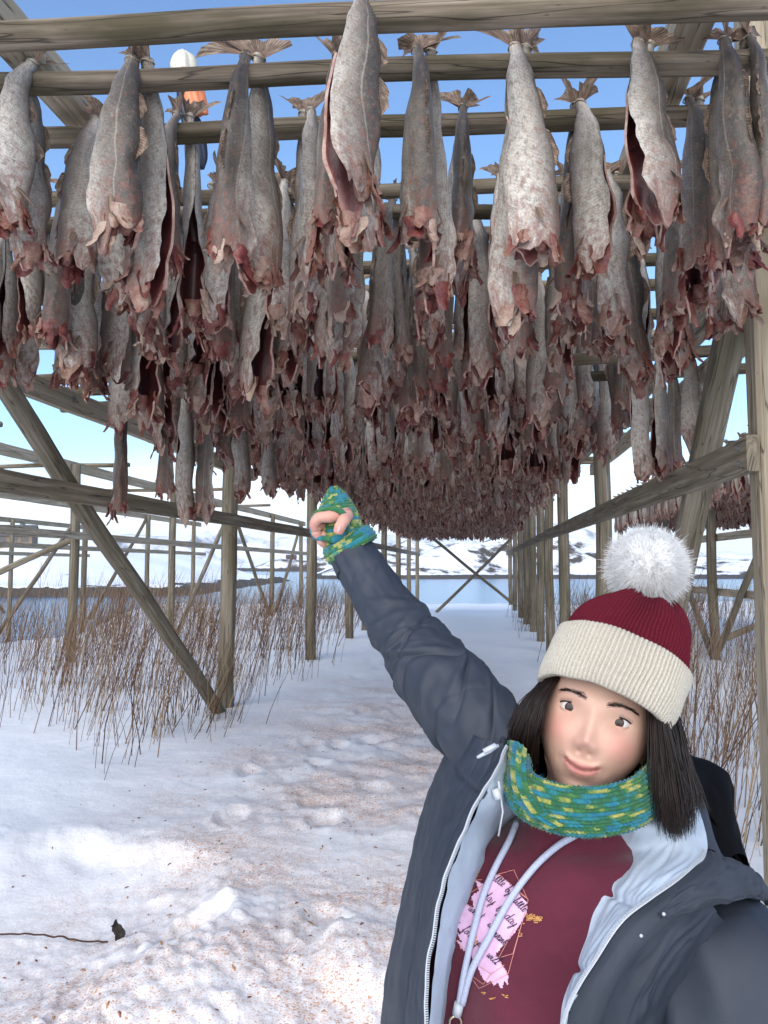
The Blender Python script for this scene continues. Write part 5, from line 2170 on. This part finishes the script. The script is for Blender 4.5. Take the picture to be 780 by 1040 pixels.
# the second wrap crossing on the left
ctrl2 = [
    [sn(516, 752, 1.06), sn(513, 776, 1.045), sn(514, 800, 1.04), sn(526, 824, 1.02), sn(545, 840, .99)],
    [sn(522, 752, 1.03), sn(519, 778, 1.002), sn(522, 803, .988), sn(535, 826, .975), sn(556, 842, .962)],
    [sn(531, 756, 1.015), sn(529, 780, .984), sn(533, 804, .970), sn(546, 825, .962), sn(568, 840, .954)],
    [sn(537, 766, 1.02), sn(537, 786, .990), sn(542, 806, .974), sn(555, 824, .966), sn(576, 838, .958)],
    [sn(540, 772, 1.05), sn(541, 790, 1.02), sn(548, 808, 1.0), sn(560, 824, .985), sn(582, 836, .97)],
]
g2, a2 = knit_grid(ctrl2, 8, 27, False, amp=.0023, zoff=31.0)
b.grid(g2, a2)
rz_ = random.Random(77)
nrm_ = grid_normals(gk, True)
for k in range(2600):
    i, j = rz_.randrange(2, len(gk) - 2), rz_.randrange(len(gk[0]))
    p, n_ = gk[i][j], nrm_[i][j]
    a_ = ak(i, j)
    d_ = (n_ * rz_.uniform(.2, 1) + Vector((rz_.gauss(0, .6), rz_.gauss(0, .6), rz_.gauss(0, .6)))).normalized()
    L_ = rz_.uniform(.002, .006)
    b.tube([p, p + d_ * L_ * .6, p + d_ * L_ + Vector((rz_.gauss(0, .001), 0, rz_.gauss(0, .001)))], [.00022, .00018, .00005], 3, attr=lambda i2, j2: a_, caps=False)
b.build('knitted_snood', M['yarn'], person)

# ---- mitten with an opening over the fingers
mc = [(359, 558, 1.365, 25, .034), (352, 549, 1.37, 26.5, .036), (346, 538, 1.375, 24, .037), (343, 524, 1.385, 21.5, .034), (341, 511, 1.395, 16.5, .028), (340, 501, 1.40, 10, .019), (339, 494, 1.40, 3.5, .008)]
ax = (P(341, 500, 1.4) - P(357, 556, 1.37)).normalized()
rows = []
for (px, py, d, hw, th) in mc:
    c = P(px, py, d)
    rw = hw * d / 780
    side = Vector((.86, 0, .38)) if py > 540 else Vector((.97, 0, .15))
    dep = Vector((0, 1, 0))
    rows.append([c + side * math.cos(2 * PI * k / 12) * rw + dep * math.sin(2 * PI * k / 12) * th for k in range(12)])
gm, am = knit_grid(rows, 26, 44, True, amp=-.0011, zoff=5.0)
b = MB()
b.grid(gm, am, closed=True, cap1=True)
# ribbed cuff, thicker, and the rolled rim of the finger opening
cr_ = []
for f, grow in ((0, .0), (.0, .006), (.5, .008), (1, .004), (1.0, -.003)):
    c = P(359, 559, 1.365).lerp(P(351, 547, 1.37), f)
    rw = (26 * 1.365 / 780) + grow
    cr_.append([c + Vector((.80, 0, .48)) * math.cos(2 * PI * k / 12) * rw + Vector((0, 1, 0)) * math.sin(2 * PI * k / 12) * (.036 + grow) for k in range(12)])
gc, ac = knit_grid(cr_, 8, 40, True, amp=-.0014, zoff=11.0)
b.grid(gc, ac, closed=True)
ring = [P(px, py, d) for (px, py, d) in ((351, 541, 1.338), (352, 530, 1.326), (347, 520, 1.326), (334, 517, 1.332), (322, 521, 1.343), (317, 532, 1.355), (320, 545, 1.350), (331, 547, 1.335), (342, 548, 1.333))]
ring = spline(ring, 90, True)
ring.append(ring[0])
b.tube(ring, lambda t_: .0045 + .0012 * abs(math.sin(t_ * 90)), 8, attr=lambda i, j: (i / 3, 300.2, 8.0), caps=False)
b.build('mitten', M['yarn'], person)
b = MB()
rows = []
for f, rr, th in ((0, .032, .028), (.25, .036, .03), (.6, .047, .03), (.9, .046, .028), (1.25, .036, .024), (1.5, .014, .012)):
    c = W_L + pd * .115 * f
    rows.append([c + sx * math.cos(2 * PI * k / 12) * rr + Vector((0, 1, 0)) * math.sin(2 * PI * k / 12) * th + Vector((0, -.02 * f * f, 0)) for k in range(12)])
gm, am = knit_grid(rows, 24, 40, True, zoff=15.0)
b.grid(gm, am, closed=True, cap1=True)
b.build('mitten', M['yarn'], person)


# ---- jacket
def sleeve(path, radii, nu, nv, disp, squash=1.0, up=None):
    L = len(path)
    pts = spline(path, nu)
    rr = [v.x for v in spline([Vector((q, 0, 0)) for q in radii], nu)]
    tmp = MB()
    g = tmp.tube(pts, rr, nv, squash=squash, up=up, caps=False)
    return displace(g, lambda u, v: -disp(u, v), closed=True)


jk = empty('jacket', person.location, None, None)
jk.location = (0, 0, 0)
jk.parent = person
bpy.context.view_layer.update()


class JK:
    location = person.location


def jbuild(b, name, mats, smooth=True, parent=None):
    o = b.build(name, mats, None, smooth)
    o.data.transform(Matrix.Translation(-person.location))
    o.parent = parent or jk
    return o


rA = random.Random(5)
CRE = []
for (t_, th, sl, w_, am, wd2) in ((.40, 2.0, .05, .018, .0075, 2.4), (.455, 2.2, .06, .012, -.010, 2.5), (.60, 1.4, .16, .022, .010, 1.5), (.645, 1.6, .18, .016, -.010, 1.5), (.70, 1.2, .20, .024, .011, 1.4), (.755, 1.5, .20, .018, -.011, 1.6), (.81, 1.0, .16, .025, .010, 1.5), (.87, 1.3, .12, .02, -.009, 1.6),
                                  (.30, 2.6, -.08, .02, .005, 1.2), (.24, 1.0, .10, .018, -.004, 1.2), (.16, 2.0, .06, .02, .004, 1.5), (.52, 2.8, -.12, .02, .007, 1.1), (.56, 2.7, -.12, .014, -.006, 1.1)):
    CRE.append((t_, th, sl, w_, am, wd2))


def arm_disp(u, v):
    th = v * 2 * PI
    d = 0
    for (t_, c, sl, w_, am, wd2) in CRE:
        for off in (0, PI):
            dt = ((th - c - off + PI) % (2 * PI)) - PI
            k = math.exp(-(dt / wd2) ** 2) * (1 if off == 0 else .75)
            xx = ((u - t_ - sl * math.sin(dt) + .016 * nz(math.cos(th) * 1.5 + t_ * 9, u * 6, math.sin(th) * 1.5)) / (w_ * .9))
            d += .72 * am * k * (math.exp(-xx * xx) if am > 0 else 1.25 * math.exp(-abs(xx) * 1.5))
    d += .004 * nz(u * 6, math.cos(th) * 1.4, math.sin(th) * 1.4) + .0025 * nz(u * 17, math.cos(th) * 3, math.sin(th) * 3)
    # seam of the upper-arm panel
    d += .004 * sm(.452, .458, u) - .0035 * math.exp(-((u - .452) / .004) ** 2)
    return d


arm_path = [P(354, 556, 1.368), P(367, 578, 1.35), P(384, 604, 1.325), P(402, 630, 1.295), P(420, 655, 1.262), P(438, 678, 1.232), P(456, 700, 1.202), P(474, 722, 1.175), P(494, 748, 1.15), P(522, 785, 1.12)]
arm_r = [.038, .041, .046, .051, .055, .058, .060, .061, .062, .066]
g = sleeve(arm_path, arm_r, 230, 280, arm_disp)
b = MB()
b.grid(g, closed=True, flip=True)
inner = [[p.lerp(sum(r, Vector()) / len(r), .07) for p in r] for r in (g[0], g[6], g[12])]
b.grid(inner, closed=True)
b.grid([g[0], inner[0]], closed=True)
slv = jbuild(b, 'sleeve', M['jacket'])
# cuff tab
tmp = MB()
cp = [arm_path[0].lerp(arm_path[1], q) for q in (.10, .30, .62, .85)]
gt = tmp.tube(cp, [.0405, .0415, .0430, .0445], 48, caps=False)
k0, k1 = 3, 30
gq = [[r[k % 48] for k in range(k0, k1)] for r in gt]
b = MB()
b.shell(displace(gq, lambda u, v: .003), .003)
jbuild(b, 'cuff_tab', M['jacket_trim'], parent=slv)

# hanging sleeve at the photo's right
ls = [P(724, 952, 1.06), P(731, 972, 1.025), P(738, 1010, 1.0), P(745, 1075, .995), Vector((.53, 1.03, .93)), Vector((.555, 1.05, .86)), Vector((.558, 1.04, .76)), Vector((.548, .995, .675))]
lrad = [.050, .082, .100, .103, .094, .085, .074, .055]



def lsd(u, v):
    th = v * 2 * PI
    d = .012 * nz(u * 4.5, math.cos(th) * 1.2, math.sin(th) * 1.2) + .010 * (1 - 2.4 * abs(nz(u * 3 + math.cos(th) * .8, math.sin(th) * 2.2, 4.4)))
    d += .004 * nz(u * 12, math.cos(th) * 2.5, math.sin(th) * 2.5)
    return d


g = sleeve(ls, lrad, 130, 80, lsd)
b = MB()
b.grid(g, closed=True, flip=True, cap0=True)
jbuild(b, 'sleeve', M['jacket'])

# left front: outer panel, from under the raised arm to the zip
Lz = [(514, 758, 1.035), (505, 781, 1.012), (492, 806, .992), (478, 835, .975), (465, 866, .960), (454, 900, .950), (446, 940, .944), (440, 985, .942), (436, 1030, .945), (433, 1085, .955)]
Lo = [(478, 742, 1.125), (466, 766, 1.13), (452, 795, 1.135), (440, 826, 1.135), (429, 858, 1.13), (419, 895, 1.125), (410, 938, 1.12), (402, 984, 1.115), (396, 1030, 1.11), (392, 1085, 1.115)]
ctrl = []
for o_, z_ in zip(Lo, Lz):
    po, pz = P(*o_), P(*z_)
    m1, m2 = po.lerp(pz, .33), po.lerp(pz, .68)
    m1 += Vector((-.006, -.018, 0)); m2 += Vector((-.003, -.012, 0))
    back = po + Vector((-.004, .065, 0))
    ctrl.append([back, po, m1, m2, pz])
# down to the hem, out of the picture
for z, dx in ((.80, .0), (.62, -.01)):
    ctrl.append([Vector((.05 + dx, 1.17, z)), Vector((.015 + dx, 1.12, z)), Vector((.02 + dx, 1.02, z)), Vector((.035 + dx, .965, z)), Vector((.065 + dx, .955, z))])
g = smooth_grid(ctrl, 150, 48)
fp_ = folds(3.3, 1, .0055, 1.3, 3.4)


def lpd(u, v):
    d = fp_(u * 2, v) + .002 * nz(u * 22, v * 7, 1)
    d += .0030 * sm(.66, .68, v) - .0035 * math.exp(-((v - .665) / .012) ** 2)          # edge of the zip placket
    d += .0025 * sm(.87, .88, v) - .002 * math.exp(-((v - .872) / .008) ** 2)
    d -= .004 * math.exp(-((u - .135 - .10 * (v - .5)) / .006) ** 2) * sm(.3, .34, v)   # yoke seam
    return d


g = displace(g, lpd)
b = MB()
b.shell(g, .006, 0, 1)
jbuild(b, 'front_panel', [M['jacket'], M['lining']])


def teeth(curve, n, parent, side):
    b = MB()
    c = spline(curve, n)
    for i in range(n - 1):
        d = (c[i + 1] - c[i]).normalized()
        o = side(d)
        q = c[i]
        b.tube([q - o * .0005, q + o * .0042], [.0013, .0010], 4, squash=.8)
    b.tube(c[::2], .0011, 4)
    return jbuild(b, 'zip_teeth', M['zip'], parent=parent, smooth=False)


zl = [g[i][-1] + Vector((.001, -.002, 0)) for i in range(0, 150, 5)]
teeth(zl, 210, None, lambda d: Vector((d.z, -.3, -d.x)).normalized() * -1 if Vector((d.z, 0, -d.x)).x < 0 else Vector((d.z, -.3, -d.x)).normalized())
# zip pull near the collar
b = MB()
zp = P(506, 757, 1.01)
b.tube([zp, zp + Vector((-.012, -.004, -.006)), zp + Vector((-.028, -.006, -.014))], [.0022, .0032, .0020], 8)
b.tube([zp + Vector((-.020, -.008, -.006)), zp + Vector((-.004, -.008, .002))], .0035, 8)
jbuild(b, 'zip_pull', M['zip'])
b = MB()
sp_ = P(503, 801, 1.0)
b.tube([sp_, sp_ + Vector((.004, -.003, -.012))], .0055, 10)
b.tube([sp_ + Vector((.004, -.002, .010)), sp_ + Vector((.010, .004, -.03)), sp_ + Vector((.004, .004, -.06))], .0013, 6)
jbuild(b, 'cord_stopper', M['zip'])

# left lining: pale strip between zip and fleece
ctrl = []
Li = [(517, 768, 1.10), (518, 790, 1.085), (516, 815, 1.06), (505, 842, 1.015), (490, 872, 1.005), (476, 905, 1.0), (464, 945, .998), (455, 988, .998), (449, 1032, 1.0), (445, 1085, 1.005)]
for z_, i_ in zip(Lz, Li):
    pz, pi = P(*z_), on_hoodie(i_[0], i_[1], -.003) if i_[1] > 838 else P(*i_)
    ctrl.append([pz + Vector((-.001, .001, 0)), pz.lerp(pi, .5) + Vector((.002, -.008, 0)), pi, pi + Vector((.03, .03, 0))])
for z in (.80, .62):
    ctrl.append([Vector((.067, .957, z)), Vector((.08, .97, z)), Vector((.09, 1.0, z)), Vector((.12, 1.03, z))])
g = smooth_grid(ctrl, 120, 20)
fq = folds(7.7, 1, .0035, 9, 1.5)
g = displace(g, lambda u, v: fq(u, v))
b = MB()
b.grid(g)
jbuild(b, 'lining', M['lining'])

# right lining: broad quilted facing turned open
Ri = [(648, 812, 1.05), (650, 838, 1.0), (640, 862, .985), (622, 895, .972), (604, 930, .965), (590, 965, .962), (578, 1002, .962), (569, 1040, .965), (562, 1090, .975)]
Rz = [(703, 806, 1.10), (714, 838, 1.04), (717, 868, .985), (690, 892, .935), (660, 916, .915), (632, 940, .905), (608, 972, .902), (588, 1006, .905), (575, 1042, .912), (564, 1092, .93)]
Rz = [Rz[0], Rz[1], Rz[2], Rz[3], Rz[4], Rz[5], Rz[6], Rz[7], Rz[8]]
ctrl = []
for i_, z_ in zip(Ri, Rz):
    pi, pz = on_hoodie(i_[0], i_[1], -.003) if i_[1] > 845 else P(*i_), P(*z_)
    ctrl.append([pi + Vector((-.02, .03, 0)), pi, pi.lerp(pz, .35) + Vector((-.004, -.010, .004)), pi.lerp(pz, .7) + Vector((-.004, -.010, .004)), pz])
for z in (.80, .62):
    ctrl.append([Vector(q + (z,)) for q in ((.165, 1.0), (.182, .978), (.188, .966), (.195, .955), (.203, .946))])
g = smooth_grid(ctrl, 190, 60)
fr = folds(2.9, 1, .0034, 2.6, 2.2)


def rld(u, v):
    d = fr(u + .3 * v, v)
    for c in (.30, .52, .78):                       # quilting seams
        d -= .006 * math.exp(-((u - c - .12 * v) / .010) ** 2) * sm(.2, .3, v)
    d -= .005 * math.exp(-((v - .62 - .1 * u) / .012) ** 2) * sm(.28, .2, u)
    d += .002 * nz(u * 14, v * 14, 3)
    return d


g = displace(g, rld)
b = MB()
b.shell(g, .004)
jbuild(b, 'lining', M['lining'])
rz = [P(*q) for q in Rz]
rzs = spline(rz + [P(566, 1088, .93)], 60)

# right zip band (storm placket) between the zip and the chest panel
Ro = [(729, 870, 1.0), (738, 888, .965), (716, 908, .93), (688, 926, .908), (664, 948, .896), (640, 974, .893), (620, 1004, .895), (606, 1042, .902), (594, 1092, .92)]
Rz2 = [(718, 862, .995), (714, 872, .975), (690, 893, .934), (660, 917, .913), (632, 941, .903), (608, 973, .900), (588, 1007, .903), (575, 1043, .910), (564, 1093, .928)]
ctrl = []
for z_, o_ in zip(Rz2, Ro):
    pz, po = P(*z_), P(*o_)
    ctrl.append([pz + Vector((0, .004, 0)), pz, pz.lerp(po, .5) + Vector((-.003, -.010, .006)), po, po + Vector((.012, .022, -.004))])
for z in (.80, .62):
    ctrl.append([Vector(q + (z,)) for q in ((.204, .948), (.205, .945), (.222, .931), (.241, .936), (.254, .958))])
g = smooth_grid(ctrl, 160, 30)
g = displace(g, lambda u, v: (.003 * nz(u * 7, v * 2, 6) + .002 * sm(.55, .58, v) - .002 * math.exp(-((v - .5) / .02) ** 2)))
b = MB()
b.shell(g, .005)
band = jbuild(b, 'zip_placket', M['jacket_trim'])
zc_ = [r[6] + Vector((-.002, -.003, .001)) for r in g[4::4]]
teeth(zc_, 190, band, lambda d: (Vector((-d.z, 0, d.x)) * (1 if -d.z < 0 else -1)).normalized())

# turned-down collar flap over the shoulder
ctrl = PX([
    [(672, 918, .905), (690, 902, .925), (712, 886, .95), (728, 874, .985), (745, 872, 1.03), (762, 884, 1.08), (768, 900, 1.11)],
    [(671, 924, .897), (692, 908, .912), (716, 893, .935), (738, 884, .965), (758, 884, 1.01), (774, 893, 1.06), (778, 905, 1.10)],
    [(670, 931, .893), (694, 917, .904), (720, 905, .924), (744, 898, .950), (764, 897, .99), (780, 904, 1.04), (784, 912, 1.09)],
    [(669, 937, .894), (694, 926, .903), (722, 916, .922), (748, 911, .948), (768, 910, .985), (782, 914, 1.035), (786, 920, 1.085)],
    [(669, 939, .902), (694, 929, .915), (722, 920, .936), (748, 915, .962), (768, 914, 1.0), (780, 917, 1.045), (784, 923, 1.09)],
])
g = smooth_grid(ctrl, 50, 90)
g = displace(g, lambda u, v: .004 * nz(u * 3, v * 6, 4) + .0025 * nz(u * 9, v * 15, 5) - .0022 * math.exp(-((u - .80) / .02) ** 2) - .0025 * math.exp(-((v - .80 + .1 * u) / .012) ** 2))
b = MB()
b.shell(g, .006)
jbuild(b, 'collar_flap', M['jacket_trim'])
b = MB()
q = P(674, 928, .886)
b.tube([q, q + Vector((0, -.0015, 0))], .0019, 12)
q = P(651, 950, .886)
b.tube([q, q + Vector((0, -.0015, 0))], .0019, 12)
jbuild(b, 'snap', M['zip'])

# right chest panel, folding back behind the placket
ctrl = []
Pa = [(712, 905, .955), (690, 925, .93), (664, 948, .915), (640, 974, .912), (620, 1004, .915), (606, 1042, .922), (594, 1095, .94)]
Pb = [(735, 935, .965), (715, 955, .95), (694, 975, .945), (676, 1000, .945), (664, 1025, .95), (655, 1055, .96), (648, 1100, .975)]
Pc = [(770, 960, 1.02), (760, 985, 1.01), (745, 1005, 1.005), (732, 1025, 1.01), (722, 1045, 1.015), (716, 1070, 1.025), (712, 1110, 1.04)]
for a_, b2, c2 in zip(Pa, Pb, Pc):
    pa, pb, pc = P(*a_), P(*b2), P(*c2)
    ctrl.append([pa, pa.lerp(pb, .5) + Vector((0, -.006, 0)), pb, pc])
for z in (.80, .62):
    ctrl.append([Vector((.26, .955, z)), Vector((.31, .97, z)), Vector((.36, 1.0, z)), Vector((.43, 1.09, z))])
g = smooth_grid(ctrl, 110, 56)
fc = folds(6.6, 1, .008, 1.1, 2.6)
g = displace(g, lambda u, v: (fc(u * 1.2, v) * sm(0, .25, v) * sm(0, .2, u) + .003 * nz(u * 9, v * 9, 2)))
b = MB()
b.shell(g, .005, 0, 1)
jbuild(b, 'front_panel', [M['jacket'], M['lining']])

# back and shoulders
def bk(py, pts): return [P(x, y_, d) for (x, y_, d) in pts]


ctrl = [
    [P(508, 752, 1.10), P(530, 750, 1.17), P(590, 752, 1.215), P(660, 770, 1.19), P(704, 800, 1.11)],
    [P(492, 750, 1.12), P(510, 765, 1.20), P(590, 775, 1.255), P(690, 800, 1.22), P(742, 860, 1.11)],
    [P(470, 770, 1.15), P(490, 800, 1.23), P(590, 820, 1.28), P(710, 850, 1.23), P(770, 905, 1.12)],
    [P(440, 850, 1.15), P(470, 880, 1.25), P(590, 900, 1.295), P(720, 920, 1.24), P(765, 960, 1.12)],
    [P(410, 950, 1.13), P(450, 980, 1.25), P(590, 1000, 1.295), P(720, 1010, 1.24), P(745, 1030, 1.10)],
    [Vector((.03, 1.15, .80)), Vector((.10, 1.25, .80)), Vector((.23, 1.295, .80)), Vector((.38, 1.25, .80)), Vector((.44, 1.10, .80))],
    [Vector((.03, 1.15, .62)), Vector((.10, 1.26, .62)), Vector((.23, 1.30, .62)), Vector((.38, 1.26, .62)), Vector((.44, 1.10, .62))],
]
g = smooth_grid(ctrl, 90, 60)
fb = folds(8.2, 1, .008, 2.5, 3.0)
g = displace(g, lambda u, v: fb(u, v))
b = MB()
b.shell(g, .005, 1, 0)
jbuild(b, 'back_panel', [M['jacket'], M['hood_in']])

# collar stand: grey band round behind the snood
ctrl = PX([
    [(502, 776, 1.04), (506, 765, 1.12), (540, 758, 1.19), (600, 760, 1.225), (660, 776, 1.205), (702, 812, 1.13), (724, 850, 1.06), (736, 876, 1.0)],
    [(508, 758, 1.04), (510, 744, 1.12), (542, 736, 1.20), (600, 735, 1.235), (660, 752, 1.215), (703, 794, 1.14), (722, 836, 1.065), (728, 866, 1.0)],
    [(514, 757, 1.045), (516, 745, 1.115), (545, 738, 1.19), (600, 738, 1.222), (656, 755, 1.20), (695, 796, 1.125), (712, 834, 1.055), (719, 862, .995)],
    [(516, 776, 1.05), (519, 766, 1.11), (546, 762, 1.18), (600, 762, 1.21), (652, 778, 1.19), (688, 815, 1.115), (704, 848, 1.05), (716, 868, .99)],
])
g = smooth_grid(ctrl, 24, 90)
g = displace(g, lambda u, v: .003 * nz(u * 2, v * 12, 7))
b = MB()
b.grid(g)
jbuild(b, 'collar', M['jacket_trim'])

# hood lying on the back, its black inside showing at the right
ctrl = PX([
    [(520, 752, 1.13), (550, 748, 1.20), (610, 752, 1.24), (665, 770, 1.22), (700, 800, 1.15), (722, 840, 1.10), (738, 874, 1.06)],
    [(515, 745, 1.15), (548, 740, 1.24), (612, 742, 1.29), (672, 758, 1.27), (712, 784, 1.20), (735, 820, 1.14), (750, 866, 1.08)],
    [(512, 745, 1.17), (545, 742, 1.28), (612, 745, 1.34), (682, 760, 1.32), (728, 778, 1.25), (744, 816, 1.17), (758, 870, 1.10)],
    [(508, 755, 1.17), (540, 758, 1.30), (612, 765, 1.37), (690, 770, 1.34), (741, 784, 1.26), (748, 830, 1.18), (766, 882, 1.11)],
    [(502, 775, 1.16), (535, 790, 1.30), (612, 800, 1.37), (690, 800, 1.34), (738, 805, 1.26), (746, 850, 1.18), (762, 895, 1.11)],
    [(498, 795, 1.15), (532, 815, 1.27), (612, 830, 1.32), (680, 830, 1.30), (722, 840, 1.22), (740, 875, 1.16), (755, 905, 1.11)],
])
g = smooth_grid(ctrl, 60, 80)
fh = folds(5.5, 1, .006, 2.5, 4.0)
g = displace(g, lambda u, v: fh(u, v))
b = MB()
b.grid(g)
jbuild(b, 'hood', M['hood_in'])

# ---- trousers and boots, below the picture
b = MB()
for s in (-1, 1):
    pth = spline([Vector((.22 + s * .065, 1.13, .78)), Vector((.22 + s * .085, 1.12, .55)), Vector((.22 + s * .10, 1.10, .28)), Vector((.22 + s * .11, 1.13, GZ + .16))], 40)
    tmp = MB()
    g = tmp.tube(pth, [lerp(.105, .068, i / 39) for i in range(40)], 36, caps=False)
    ft = folds(1.1 + s, 1, .006, 4, 3)
    g = displace(g, ft, closed=True)
    b.grid(g, closed=True, flip=True, cap0=True)
b.build('trousers', M['trouser'], person)
for s in (-1, 1):
    b = MB()
    x0 = .22 + s * .11
    rows = []
    for (yf, zz, a_, bb_) in ((1.13, .24, .062, .062), (1.13, .16, .058, .06), (1.12, .09, .056, .075), (1.085, .055, .052, .125), (1.07, .03, .055, .15), (1.07, .0, .057, .152), (1.07, -.01, .05, .145)):
        rows.append([Vector((x0 + s * .012 * (zz < .1) + math.cos(2 * PI * k / 24) * a_, yf + math.sin(2 * PI * k / 24) * bb_, GZ + zz)) for k in range(24)])
    b.grid(rows, closed=True, cap0=True, cap1=True, flip=True)
    b.build('boot', M['boot'], person)
